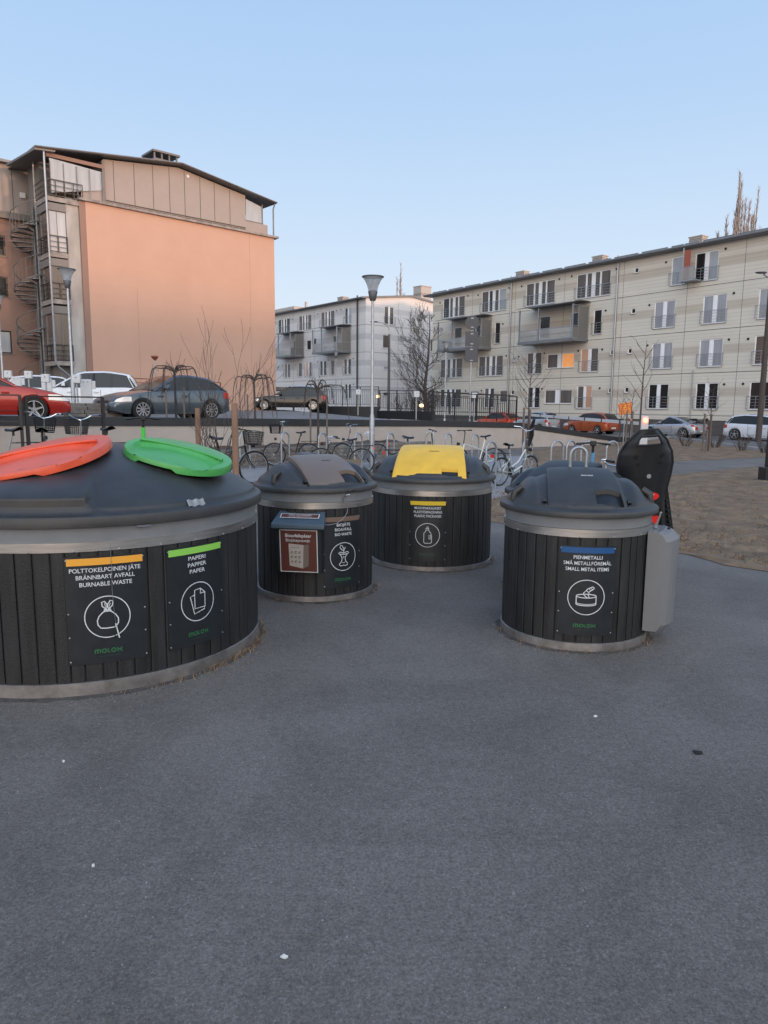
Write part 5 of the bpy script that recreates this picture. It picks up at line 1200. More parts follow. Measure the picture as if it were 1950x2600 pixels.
def prof(kind, L):
    h = L/2
    if kind == 'hatch': return ([(-h, .50), (-h+.03, .78), (-h+.10, .96), (-h+.5, 1.0), (.0, .95), (h-1.35, .93), (h-.8, .86), (h-.35, .76), (h-.08, .66), (h, .52)],
        {'z': [(-h+.10, .97), (-h+.55, 1.28), (-h+.85, 1.39), (-h+1.6, 1.46), (h-2.15, 1.43), (h-1.25, .94)], 'x': (-h+.10, -h+.62, h-2.10, h-1.28), 'b': (-.45, .32), 'doors': ((-.45+.02, .38), (.40, 1.28)), 'c': .30})
    if kind == 'estate': return ([(-h, .50), (-h+.03, .80), (-h+.08, .96), (-h+.6, .98), (.0, .94), (h-1.45, .92), (h-.9, .87), (h-.35, .79), (h-.06, .68), (h, .50)],
        {'z': [(-h+.08, .98), (-h+.28, 1.20), (-h+.52, 1.40), (-h+1.4, 1.46), (h-2.35, 1.44), (h-1.45, .94)], 'x': (-h+.08, -h+.50, h-2.30, h-1.47), 'b': (-h+1.25, -.30, .50), 'doors': ((-.75, .20), (.22, 1.15)), 'c': .14})
    if kind == 'mpv': return ([(-h, .50), (-h+.03, .80), (-h+.08, 1.00), (-h+.6, 1.03), (.0, 1.0), (h-1.15, 1.0), (h-.6, .90), (h-.25, .80), (h-.05, .68), (h, .50)],
        {'z': [(-h+.08, 1.02), (-h+.22, 1.30), (-h+.42, 1.55), (-h+1.3, 1.66), (h-2.05, 1.62), (h-1.0, 1.0)], 'x': (-h+.08, -h+.40, h-1.95, h-1.02), 'b': (-h+1.1, -.20, .60), 'doors': ((-.65, .30), (.32, 1.18)), 'c': .16})
    if kind == 'small': return ([(-h, .50), (-h+.03, .80), (-h+.08, .97), (-h+.5, 1.0), (.0, .95), (h-1.05, .95), (h-.5, .86), (h-.2, .76), (h-.05, .66), (h, .50)],
        {'z': [(-h+.08, .98), (-h+.30, 1.28), (-h+.48, 1.43), (-h+1.3, 1.52), (h-1.80, 1.47), (h-.95, .95)], 'x': (-h+.08, -h+.46, h-1.75, h-.98), 'b': (-h+.95, .12), 'doors': ((-.60, .18), (.20, 1.05)), 'c': .20})
    if kind == 'coupe': return ([(-h, .48), (-h+.04, .74), (-h+.12, .86), (-h+.7, .90), (-.2, .86), (h-1.35, .84), (h-.8, .78), (h-.35, .68), (h-.06, .56), (h, .46)],
        {'z': [(-h+.42, .90), (-h+1.0, 1.14), (-h+1.55, 1.30), (-.1, 1.345), (h-2.05, 1.30), (h-1.2, .84)], 'x': (-h+.42, -h+1.5, h-2.0, h-1.22), 'b': (-.55,), 'doors': ((-.45, .85),), 'c': .34})
def place(px, py, z, yawdeg): 
    p = gp(px, py, z); return (p.x, p.y, z), radians(yawdeg)
def put(kind, label, group, p, yaw, L, W, pm, **k):
    tp, cb = prof(kind, L); ax = k.pop('axles', (-L/2+.80, L/2-.88)); return car(label, group, p, radians(yaw), L, W, tp, cb, ax, pm, **k)
GD, GS = 'cars on the raised car park', 'cars parked along the street'
def dpos(px, D): p = at(px, 1040, D); return (p.x, p.y, deck_z(p.x, p.y))
Pred = paint('red_paint', (0.33, 0.016, 0.010), .25); Pgb = paint('blue_grey_paint', (0.085, 0.105, 0.125), .5)
Pwh = paint('white_paint', (0.66, 0.68, 0.72), .0, .3); Pbk = paint('black_brown_paint', (0.012, 0.010, 0.010), .4, .2)
Por = paint('orange_paint', (0.38, 0.085, 0.03), .3); Por2 = paint('bright_orange_paint', (0.52, 0.07, 0.02), .15); Psi = paint('silver_paint', (0.46, 0.48, 0.51), .55)
put('hatch', 'glossy red hatchback nosing in from the left edge behind the railing', GD, dpos(-46, 18.8), 28, 4.15, 1.74, Pred, wr=.33, spokes=5)
put('hatch', 'blue-grey five-door hatchback parked behind the retaining wall', GD, dpos(416, 24.0), 180+46, 4.15, 1.80, Pgb, wr=.325, spokes=10)
put('mpv', 'white people carrier with dark rear glass behind the charging posts', GD, dpos(222, 29.5), 180+14, 4.3, 1.76, Pwh, wr=.32)
put('small', 'white car with red tail lamp half hidden by the other white one', GD, dpos(140, 33), 30, 4.2, 1.75, Pwh, wr=.32)
put('estate', 'shiny black estate car with chrome strips and roof rails', GD, dpos(737, 45.5), 180-2, 4.7, 1.80, Pbk, wr=.335, spokes=10, rails=True, trim='rim')
RY = degrees_ = math.degrees(atan2(-.8109, .5852))
def spos(px, py): p = gp(px, py, 0); return (p.x, p.y, 0)
def off_f(px, d):   # a spot d metres in front of the cream facade seen at column px
    r = ray(px, 1090); A0 = Vector((4.7641-.8109*d, 74.5355-.5852*d)); dd = Vector((.5852, -.8109)); k = r.x/r.y
    s = (k*A0.y-A0.x)/(dd.x-k*dd.y); p = A0+dd*s; return (p.x, p.y, 0)
put('small', 'white sport utility car cut off by the right edge', GS, off_f(1945, 4.6), RY, 4.4, 1.84, Pwh, wr=.355, tall=.1)
put('coupe', 'silver coupe with tall rear wing', GS, off_f(1709, 4.6), RY+180, 4.05, 1.80, Psi, wr=.325, spoiler=True)
put('small', 'copper-orange small car between the silver coupe and the silver-white hatchback', GS, off_f(1500, 4.6), RY+180, 3.95, 1.70, Por, wr=.31)
put('small', 'silver-white small hatchback behind the barrier boom', GS, off_f(1360, 4.6), RY+180, 3.75, 1.68, Psi, wr=.30)
put('hatch', 'bright orange car partly behind the coping railing', GS, off_f(1262, 4.6), RY+180, 4.2, 1.74, Por2, wr=.31)

# ------------------------------------------------------------------ bicycles, scooters, hoops
def bike(label, pos, yaw, fm, bars='swept', basket=None, rack=True, guard='galv', seat='black', r=.345, barz=1.12, lean=3, steer=0, group='bicycles in the parking racks', chain=True, seatz=.98, bag=False, name='bicycle'):
    t = thing(name, label, 'bicycle', pos, yaw, group); t.rotation_euler = (radians(lean), 0, yaw)
    fx, rx = .56, -.52; st = Matrix.Translation((fx-.10, 0, 0)) @ Matrix.Rotation(radians(steer), 4, 'Z') @ Matrix.Translation((-(fx-.10), 0, 0))
    def whl(x, mt=None):
        m = MB(); P = [(x+(r-.018)*cos(a), 0, r+(r-.018)*sin(a)) for a in [2*pi*i/32 for i in range(32)]]; m.tube(P, .020, 6, closed=True)
        if mt: m.xf(mt)
        o = m.build('wheel', 'rubber', t)
        m = MB(); P = [(x+(r-.045)*cos(a), 0, r+(r-.045)*sin(a)) for a in [2*pi*i/32 for i in range(32)]]; m.tube(P, .012, 5, closed=True)
        for k in range(18): a = 2*pi*k/18; m.tube([(x+.02*cos(a+.9), .02*(-1)**k, r+.02*sin(a+.9)), (x+(r-.05)*cos(a), 0, r+(r-.05)*sin(a))], .0022, 3)
        m.cyl((x, -.05, r), (x, .05, r), .022, n=8)
        if mt: m.xf(mt)
        m.build('rim', 'galv', o)
    whl(rx); whl(fx, st)
    f = MB(); bb = (-.08, 0, .29); hd0 = (fx-.17, 0, .62); hd1 = (fx-.21, 0, .80); stp = (-.20, 0, .62); stt = (-.25, 0, seatz-.10)
    f.tube([bb, stt], .016, 7); f.tube([bb, (fx-.30, 0, .42), hd0], .021, 7); 
    f.tube([(-.13, 0, .42), (.1, 0, .52), hd1] if bars == 'swept' else [stp, hd1], .018, 7); f.tube([hd0, hd1], .022, 8)
    for s in (-1, 1): f.tube([bb, (rx, s*.055, r)], .010, 6); f.tube([stp, (rx, s*.055, r)], .009, 6)
    f.build('frame', fm, t)
    f = MB()
    for s in (-1, 1): f.tube([(fx-.16, s*.045, .60), (fx-.10, s*.05, .45), (fx, s*.05, r)], .011, 6)
    f.tube([(fx-.16, -.045, .60), (fx-.16, .045, .60)], .014, 6); f.xf(st); f.build('fork', fm, t)
    h = MB(); sx = fx-.25; h.tube([(fx-.20, 0, .78), (sx, 0, barz-.05)], .013, 7)
    if bars == 'swept':
        for s in (-1, 1): h.tube([(sx, 0, barz-.05), (sx+.06, s*.10, barz-.02), (sx+.05, s*.20, barz+.04), (sx-.08, s*.28, barz+.05), (sx-.20, s*.30, barz+.04)], .011, 7)
        gl = [((sx-.10, s*.285, barz+.05), (sx-.22, s*.30, barz+.04)) for s in (-1, 1)]
    else:
        h.tube([(sx, 0, barz-.05), (sx+.05, 0, barz)], .014, 7); h.tube([(sx+.02, -.30, barz), (sx+.05, 0, barz), (sx+.02, .30, barz)], .011, 7)
        gl = [((sx+.03, s*.19, barz), (sx+.02, s*.32, barz)) for s in (-1, 1)]
    h.xf(st); ho = h.build('handlebar', 'chrome' if bars == 'swept' else 'bpaint', t)
    for a, b in gl: g_ = MB(); g_.tube([a, b], .017, 7); g_.xf(st); g_.build('grip', 'black', ho)
    s = MB(); sx = -.27
    s.grid(lambda a, b: (sx-.12+.27*a, (b-.5)*2*(.085*(1-a)**.7+.018)*1.0, seatz+.02*(1-a)-.045*(2*b-1)**2+.012*cos(a*5)), 8, 6); s.grid(lambda a, b: (sx-.12+.27*a, (b-.5)*2*(.085*(1-a)**.7+.018), seatz-.035-.03*(2*b-1)**2*0), 8, 6)
    s.cyl((sx, 0, seatz-.12), (sx, 0, seatz), .02, n=8); o = s.build('saddle', 'white' if seat == 'white' else 'black', t)
    if seat == 'white':
        c = MB(); c.lathe([(.0, seatz+.05), (.09, seatz+.045), (.125, seatz), (.11, seatz-.06), (.075, seatz-.14), (.05, seatz-.2)], 11, c=(sx, 0)); c.build('saddle_cover', 'white', o)
    if guard:
        for x, a0, a1 in ((rx, 20, 190), (fx, 0, 130)):
            g_ = MB(); n = 14; R2 = r+.022
            for i in range(n):
                a, b = radians(a0+(a1-a0)*i/n), radians(a0+(a1-a0)*(i+1)/n)
                if x == fx: a, b = a+.5, b+.5
                g_.add([(x+R2*cos(a), -.028, r+R2*sin(a)), (x+R2*cos(a), .028, r+R2*sin(a)), (x+R2*cos(b), .028, r+R2*sin(b)), (x+R2*cos(b), -.028, r+R2*sin(b))], [(0, 1, 2, 3)], 0, True)
            if x == fx: g_.xf(st)
            g_.build('mudguard', guard, t)
    if rack:
        k = MB()
        for s_ in (-1, 1): k.tube([(-.28, s_*.06, .74), (-.82, s_*.06, .76)], .008, 5); k.tube([(-.74, s_*.065, .76), (rx, s_*.065, r)], .007, 5)
        for x in (-.36, -.5, -.64, -.8): k.tube([(x, -.06, .75), (x, .06, .75)], .006, 5)
        k.build('rack', 'bpaint', t); k = MB(); k.box(-.86, -.83, -.04, .04, .66, .73); k.build('rear_reflector', 'redp', t)
    if basket:
        k = MB(); x0, x1 = (fx-.17, fx+.13); z0, z1 = barz-.30, barz-.04; nx_ = 9
        def ringz(z, q): e = .8+.2*q; return [(x0+.02*(1-q), -.18*e, z), (x1-.03*(1-q), -.18*e, z), (x1-.03*(1-q), .18*e, z), (x0+.02*(1-q), .18*e, z)]
        for i in range(8):
            q = i/7; P = ringz(z0+(z1-z0)*q, q)
            for j in range(4): k.tube([P[j], P[(j+1) % 4]], .008 if i == 7 else .0045, 4)
        A_, B_2 = ringz(z0, 0), ringz(z1, 1)
        for j in range(4):
            for i in range(nx_): 
                q = i/nx_; k.tube([Vector(A_[j]).lerp(Vector(A_[(j+1) % 4]), q), Vector(B_2[j]).lerp(Vector(B_2[(j+1) % 4]), q)], .0045, 4)
        for i in range(7): q = i/7; k.tube([Vector(A_[0]).lerp(Vector(A_[1]), q), Vector(A_[3]).lerp(Vector(A_[2]), q)], .0045, 4)
        k.xf(st); k.build('basket', 'black', t)
    if bag:
        k = MB(); k.tube([(fx-.12, -.12, barz+.25), (fx-.10, -.05, barz+.05), (fx-.02, 0, barz-.15), (fx-.06, .02, barz-.40)], [.03, .05, .06, .03], 8); k.build('hanging_bag', 'black', t)
    c = MB(); c.lathe([(.0, -.008), (.085, -.008), (.085, .008), (0, .008)], 16); c.xf(Matrix.Translation((-.08, .05, .29)) @ Matrix.Rotation(pi/2, 4, 'X'))
    c.tube([(-.08, .06, .29), (.05, .075, .17)], .009, 5); c.tube([(-.08, -.06, .29), (-.21, -.075, .41)], .009, 5); c.box(.02, .09, .075, .15, .155, .18); c.box(-.25, -.18, -.15, -.075, .40, .425)
    co = c.build('crank', 'bpaint', t)
    if chain: c = MB(); c.box(-.5, .02, .052, .060, .24, .39); c.build('chain_guard', fm, t)
    c = MB(); c.cyl((fx-.06, 0, .80), (fx-.0, 0, .80), .035, .045, n=10); c.xf(st); c.build('front_lamp', 'black', t)
    k = MB(); k.tube([(-.30, .06, .28), (-.36, .17, .02)], .008, 5); k.build('kickstand', 'galv', t)
    return t
# raised bed and pavement left of the racks
mb = MB(); rnd = random.Random(11)
def bed(a, b):
    px = -260+900*a; D = 11.4+4.2*b; p = at(px, 1100, D); e = min(1, (1-a)*7)*min(1, b*8, (1-b)*6); return (p.x, p.y, .008+.40*max(0, e)**.7)
mb.grid(bed, 60, 20); tag(mb.build('raised_bed', 'soil'), kind='structure')
def gpos(px, py, z=0): p = gp(px, py, z); return (p.x, p.y, z)
def dp(px, D, z=0): p = at(px, 1100, D); return (p.x, p.y, z)
K['blk_f'] = paint('black_bike_frame', (0.012, 0.012, 0.014)); K['brn_f'] = paint('brown_bike_frame', (0.10, 0.035, 0.02)); K['wht_f'] = paint('white_bike_frame', (0.55, 0.58, 0.56)); K['blu_f'] = paint('blue_grey_bike_frame', (0.10, 0.14, 0.18)); K['sil_f'] = paint('silver_bike_frame', (0.4, 0.42, 0.43), .6)
bike('bicycle with silver swept bars and black basket before the left railing', dp(102, 12.4, .36), radians(112), K['blk_f'], basket=True, barz=1.20, seatz=.97)
bike('bicycle with brown swept bars and black basket right of the silver-barred one', dp(238, 12.6, .36), radians(152), K['brn_f'], basket=True, barz=1.17, seatz=1.0, steer=-20)
bike('silver bicycle cut by the left edge with wire rack', dp(-8, 12.2, .36), radians(172), K['sil_f'], barz=1.15, seatz=.98, guard=None)
bike('dark bicycle seen from behind next to the reddish wooden post', dp(578, 14.4, .16), radians(38), K['blk_f'], bars='flat', basket=True, barz=1.12)
bike('black ladies bicycle with wire basket in front of the block planter', dp(741, 21.2, 0), radians(180-14), K['blk_f'], basket=True, barz=1.26, seatz=1.02, seat='black', steer=12, guard='black')
bike('blue-grey bicycle with white plastic bag over its saddle', dp(915, 21.4, 0), radians(180-10), K['blu_f'], barz=1.20, seatz=1.0, seat='white', steer=-14)
bike('low dark bicycle between the basket bicycle and the bagged-saddle bicycle', dp(868, 18.8, 0), radians(178), K['blk_f'], barz=.92, seatz=.93, lean=6, guard=None)
bike('bicycle with wide dark bars rising behind the yellow lid', dp(1062, 17.2, 0), radians(12), K['sil_f'], bars='flat', barz=1.22, seatz=1.07, guard=None)
bike('white and green bicycle with black tyres right of the yellow lid', dp(1212, 19.4, 0), radians(180+16), K['wht_f'], bars='flat', barz=1.16, seatz=1.02, rack=False, steer=15, chain=False, guard='black')
bike('small white bicycle with black bag hanging from its handlebar', dp(1308, 16.6, 0), radians(42), K['wht_f'], barz=1.28, seatz=.95, bag=True, r=.33)
def hoop(px, ytop, D, i, yaw=0, w_=.30):
    lbs = ['leftmost bicycle hoop, beside the reddish wooden post', 'bicycle hoop across the front wheel of the basket bicycle', 'bicycle hoop right of the basket bicycle', 'bicycle hoop behind the bagged-saddle bicycle frame', 'bicycle hoop left of the yellow lid behind the rack of the blue-grey bicycle',
      'bicycle hoop left of the white and green bicycle', 'bicycle hoop across the white and green bicycle', 'tall near bicycle hoop just right of the yellow-lidded container', 'bicycle hoop behind the small white bicycle', 'bicycle hoop on the brown verge left of the paired hoops', 'left one of the two overlapping hoops behind the blue-striped container', 'right one of the two overlapping hoops behind the blue-striped container', 'rightmost bicycle hoop, left of the child seat']
    t = tag(MB().tube([(-w_/2, 0, -.05)]+[(-w_/2*cos(a), 0, .85+w_/2*sin(a)) for a in [pi*k/12 for k in range(13)]]+[(w_/2, 0, -.05)], .024, 10).build('bike_hoop', 'galv'), lbs[i], 'bicycle rack', 'galvanised bicycle hoops')
    p = at(px, ytop, D); t.location = (p.x, p.y, 0); t.rotation_euler = (0, 0, radians(yaw))
for i, (px, D, yaw, w_) in enumerate([(621, 19.8, 50, .34), (724, 20.4, 60, .36), (819, 20.6, 50, .32), (910, 20.6, 50, .32), (992, 20.6, 55, .34), (1139, 20.6, 50, .34), (1208, 20.2, 50, .34), (1249, 15.6, 45, .36), (1341, 17, 40, .34), (1417, 16.6, 25, .34), (1452, 16.8, 40, .34), (1493, 16.4, 25, .34), (1557, 16.6, 25, .34)]): hoop(px, 1100, D, i, yaw, w_)
def scooter(label, pos, yaw, m, word=None, logo_z=.6):
    t = thing('electric_scooter', label, 'electric scooter', pos, yaw, 'rental electric scooters')
    s = MB(); s.tube([(.46, 0, .20), (.337, 0, .98)], [.036, .034], 10); s.build('stem_cover', m, t)
    s = MB(); s.tube([(.337, 0, .981), (.32, 0, 1.14)], .024, 8); s.build('stem', m if word else 'black', t)
    h = MB(); h.tube([(.31, -.29, 1.13), (.33, -.10, 1.15), (.33, .10, 1.15), (.31, .29, 1.13)], .015, 8); ho = h.build('handlebar', 'black', t)
    h = MB(); h.box(.27, .40, -.05, .05, 1.10, 1.19); bevel(h.build('display', 'black', ho), .015)
    for s_ in (-1, 1): h = MB(); h.tube([(.312, s_*.17, 1.14), (.305, s_*.30, 1.13)], .021, 8); h.build('grip', 'black', ho); h = MB(); h.tube([(.33, s_*.15, 1.13), (.40, s_*.25, 1.11)], .006, 5); h.build('brake_lever', 'black', ho)
    d = MB(); d.hexa([(-.40, -.09, .10), (.34, -.09, .10), (.34, .09, .10), (-.40, .09, .10), (-.40, -.09, .16), (.34, -.09, .17), (.34, .09, .17), (-.40, .09, .16)]); d.tube([(.30, 0, .15), (.42, 0, .26)], .035, 8); bevel(d.build('deck', 'black', t), .015)
    for x in (.50, -.52): w_ = MB(); w_.lathe([(.05, -.03), (.10, -.03), (.115, 0), (.10, .03), (.05, .03)], 20); w_.cyl((0, 0, -.035), (0, 0, .035), .045, n=10); w_.xf(Matrix.Translation((x, 0, .115)) @ Matrix.Rotation(pi/2, 4, 'X')); w_.build('wheel', 'rubber', t)
    g_ = MB(); g_.grid(lambda a, b: (.50+.135*cos(pi*(.05+.8*a)), (b-.5)*.07, .115+.135*sin(pi*(.05+.8*a))), 8, 1); g_.build('mudguard', m, t)
    if word: 
        w2 = MB(); put_text(w2, word, 0, 0, .15, lambda x, z: (.385-x*.13-.03, -.0285 if False else z*1.0, .70+x), 0, .03); w2.xf(Matrix.Rotation(0, 4, 'Z')); w2.build('lettering', 'white', t, fix=False)
    return t
scooter('green rental scooter standing behind the green round lid', dp(370, 12.6, .38), radians(115), 'scoot_g')
scooter('blue rental scooter with dark handlebar behind the blue-striped container', dp(1513, 12.6, .0), radians(80), 'scoot_b')
# bicycle with a child seat behind the blue-striped container
bk = bike('grey bicycle with chrome bars and big black child seat', dp(1608, 7.75, 0), radians(91), K['sil_f'], barz=1.16, seatz=.92, lean=-5, steer=28, guard='black')
Sx, Sz = -.50, .80
def seat_pt(a, b, o=0):     # a across, b up the back
    w_ = [.17, .20, .215, .235, .26, .275, .26, .20, .09]; wd = interp([(i/8, v) for i, v in enumerate(w_)], b); y = (a-.5)*2*wd; cur = .11*abs(2*a-1)**3*(1-.5*max(0, b-.8)/.2)
    return (Sx-.17-.16*b+cur+o, y, Sz-.14+.90*b)
mb = MB()
hole = lambda a, b: .22 < a < .78 and .845 < b < .935
mb.grid(lambda a, b: seat_pt(a, b), 24, 40, 0, True, hole); mb.grid(lambda a, b: seat_pt(a, b, .022), 24, 40, 0, True, hole)
for k in range(40):
    for a in (0, 1):
        b0, b1 = k/40, (k+1)/40; mb.add([seat_pt(a, b0), seat_pt(a, b1), seat_pt(a, b1, .022), seat_pt(a, b0, .022)], [(0, 1, 2, 3)], 0, True)
ring = [seat_pt(.21+.58*u, .84) for u in [i/8 for i in range(9)]]+[seat_pt(.79-.0*u, .84+.10*u) for u in (.5, 1)]+[seat_pt(.79-.58*u, .94) for u in [i/8 for i in range(9)]]+[seat_pt(.21, .89)]
mb.tube(ring, .010, 6, closed=True)
mb.tube([seat_pt(0, i/24) for i in range(25)]+[seat_pt(1, i/24) for i in range(24, -1, -1)], .014, 8)
cs = mb.build('child_seat', 'black', bk)
for b, a, m_, s_ in ((.72, .26, 'gap', .022), (.72, .74, 'gap', .022), (.64, .30, 'gap', .016), (.64, .70, 'gap', .016), (.50, .5, 'galv', .024)):
    p = seat_pt(a, b, -.004); h = MB(); h.cyl((p[0]-.003, p[1], p[2]), (p[0]+.004, p[1], p[2]), s_, n=6); h.build('seat_slot' if m_ == 'gap' else 'seat_bolt', m_, cs)
mb = MB(); p = seat_pt(.5, .27, -.008); V = [(p[0], p[1]+.11*cos(a), p[2]+.045*sin(a)) for a in [2*pi*i/20 for i in range(20)]]; mb.prism(V, (.01, 0, 0)); rr = mb.build('seat_reflector', 'redp', cs)
mb = MB(); f = lambda x, z: (p[0]-.002, p[1]-x, p[2]+z); stroke(mb, [(-.07, -.01), (-.05, .015), (-.03, -.01), (-.01, .015), (.01, -.01), (.03, .018), (.06, .018)], .010, f); mb.build('reflector_mark', 'white', rr, fix=False)
mb = MB(); mb.box(Sx-.16, Sx+.22, -.15, .15, Sz-.02, Sz+.06)
for s_ in (-1, 1): mb.hexa([(Sx-.14, s_*.15, Sz-.28), (Sx+.2, s_*.15, Sz-.05), (Sx+.2, s_*.20, Sz-.05), (Sx-.14, s_*.20, Sz-.28), (Sx-.14, s_*.15, Sz+.28), (Sx+.2, s_*.15, Sz+.12), (Sx+.2, s_*.21, Sz+.12), (Sx-.14, s_*.21, Sz+.28)])
bevel(mb.build('seat_shell', 'black', cs), .02)
for s_ in (-1, 1):
    mb = MB(); a = Vector((Sx-.12, s_*.19, Sz+.20)); b = Vector((Sx-.02, s_*.29, Sz-.36)); mb.bar(a, b, .085, .02, up=(1, 0, 0))
    for k in range(7): q = a.lerp(b, .3+.1*k); mb.bar(q+Vector((-.05, 0, 0)), q+Vector((.05, 0, 0)), .018, .03)
    bevel(mb.build('leg_guard', 'black', cs), .006)
mb = MB(); mb.lathe([(0, .035), (.03, .03), (.036, 0), (0, -.005)], 14); mb.xf(Matrix.Translation((.31, .10, 1.18))); mb.build('bell', 'chrome', bk)

# ------------------------------------------------------------------ lamps, signs, barrier
def head_cone(t, z, w_=.30):
    m = MB(); m.lathe([(0, z+.02), (w_*.6, z+.015), (w_, z), (w_*1.01, z-.02), (w_*.93, z-.025)], 28); m.build('lamp_cap', 'lampd', t)
    m = MB(); m.lathe([(w_*.92, z-.03), (w_*.72, z-.12), (w_*.52, z-.25), (w_*.40, z-.40)], 24); m.build('lamp_glass', 'clamp', t)
    m = MB(); m.lathe([(w_*.41, z-.40), (w_*.44, z-.42), (w_*.30, z-.62), (w_*.26, z-.66)], 20); m.lathe([(0, z-.38), (.08, z-.36), (.09, z-.2), (0, z-.17)], 10, 1); m.cyl((0, 0, z-.2), (0, 0, z), .012, n=6); m.build('lamp_holder', ['lampd', 'white'], t)
def street_lamp(label, px, D, ztop, z0=0.0, w_=.30, r=.045, base_h=1.7, group='street lamps with flared glass heads'):
    p = at(px, 1000, D); t = thing('street_lamp', label, 'street lamp', (p.x, p.y, z0), 0, group); h = ztop-z0
    head_cone(t, h, w_)
    m = MB(); m.tube([(0, 0, 0), (0, 0, base_h), (0, 0, base_h+.12), (0, 0, h-.60)], [r*1.6, r*1.6, r, r*.85], 12); m.build('pole', 'galv', t); return t
street_lamp('tall flared street lamp in the middle, the largest of them', 945, 20.9, at(947, 702, 20.9).z, 0, .31, .046, 1.45)
street_lamp('flared street lamp in front of the glazed balcony tower', 186, 26.5, at(168, 683, 26.5).z, 1.5, .31, .05, 1.1)
street_lamp('flared street lamp cut by the left edge', 10, 34, at(0, 750, 34).z, 1.5, .31, .05, 1.0)
street_lamp('small distant flared lamp under the balconies of the pale block', 853, 66, at(857, 891, 66).z, 0, .28, .05, 1.0)
street_lamp('small distant flared lamp in front of the left balcony of the cream block', 1130, 50, at(1134, 868, 50).z, 0, .30, .05, 1.0)
def cobra(label, px, D, zt, arm, r, m='lampd', side=-1):
    p = at(px, 1000, D); t = thing('road_lamp', label, 'street lamp', (p.x, p.y, 0), 0)
    q = MB(); q.tube([(0, 0, -.2), (0, 0, zt-.9)], [r*1.25, r], 12); q.build('pole', m, t)
    q = MB(); q.tube([(0, 0, zt-.95), (0, 0, zt-.5), (side*.15, -.05, zt-.18), (side*.5, -.1, zt), (side*arm, -.15, zt+.05)], r*.45, 8); q.build('arm', 'galv', t)
    q = MB(); q.lathe([(0, -.08), (.10, -.06), (.13, 0), (.10, .05), (0, .07)], 14); q.xf(Matrix.Translation((side*(arm+.25), -.2, zt+.06)) @ Matrix.Diagonal((2.6, 1.2, .8, 1))); q.build('lamp_head', 'lampd', t); return t
cobra('slim curved-arm road lamp in front of the pale block gable', 987, 60, at(987, 820, 60).z, 1.0, .10)
cobra('brown road lamp pole at the right edge beside the white car', 1935, 40.5, at(1948, 697, 40.5).z, .45, .13, 'bark')
p = at(1955, 1200, 17.9); t = thing('lamp_post_foot', 'square black post foot cut by the right edge on the brown lawn', 'post', (p.x, p.y, 0))
m = MB(); m.box(-.20, .20, -.20, .20, 0, .36); bevel(m.build('base', 'bpaint', t), .02); m = MB(); m.box(-.10, .10, -.10, .10, .361, 1.58); bevel(m.build('shaft', 'bpaint', t), .01)
p = at(395, 960, 33); t = thing('garden_lamp', 'thin garden lamp with rusty red head in front of the orange wall', 'lamp', (p.x, p.y, 1.5))
h = at(395, 908, 33).z-1.5; m = MB(); m.tube([(0, 0, 0), (0, 0, h-.1)], .03, 8); m.build('pole', 'galv', t); m = MB(); m.lathe([(.02, h-.14), (.08, h-.08), (.17, h+.03), (.15, h+.07), (0, h+.10)], 14); m.build('lamp_head', 'redrail', t)
# traffic sign seen from behind
p = at(1193, 1040, 34); t = thing('traffic_sign', 'round traffic sign with two plates below, seen from behind, on a grey pole', 'traffic sign', (p.x, p.y, .9))
zc = at(1203, 820, 34).z-.9; m = MB(); m.tube([(0, 0, 0), (0, 0, zc+.33)], .038, 8); m.build('pole', 'galv', t)
m = MB(); m.cyl((0, -.06, zc), (0, -.045, zc), .32, n=32); m.lathe([(.30, 0), (.325, 0), (.325, .012), (.30, .012)], 32); m.build('round_sign', 'signrear', t)
for k, zz in enumerate((zc-.72, zc-1.44)):
    m = MB(); m.box(-.30, .30, -.062, -.048, zz-.34, zz+.34); m.box(-.30, -.28, -.075, -.062, zz-.34, zz+.34); m.box(.28, .30, -.075, -.062, zz-.34, zz+.34); bevel(m.build('lower_plate', 'signrear', t), .01)
for zz in (zc+.2, zc-.2, zc-.5, zc-.95, zc-1.2, zc-1.7): m = MB(); m.box(-.06, .06, -.085, -.076, zz-.02, zz+.02); m.build('clamp', 'galv', t)
# orange notice
p = at(1583, 1110, 35); t = thing('notice_sign', 'small tilted orange notice with yellow writing on a thin post', 'sign', (p.x, p.y, 0), radians(-4))
zc = at(1583, 1037, 35).z; m = MB(); m.tube([(0, 0, 0), (0, 0, zc+.34)], .025, 8); m.build('post', 'galv', t)
m = MB(); m.box(-.31, .31, -.05, -.035, -.27, .27); m.box(-.285, .285, -.054, -.0505, -.245, -.225, 1); m.box(-.285, .285, -.054, -.0505, .225, .245, 1)
for i in range(4):
    z = .15-.10*i; x = -.24
    while x < .2: w_ = .05+.09*abs(sin(x*19+i*3)); m.box(x, min(x+w_, .25), -.055, -.0505, z-.025, z+.025, 1); x += w_+.03
m.xf(Matrix.Translation((0, 0, zc)) @ Matrix.Rotation(radians(-9), 4, 'Y')); m.build('board', ['warn', 'warny'], t)
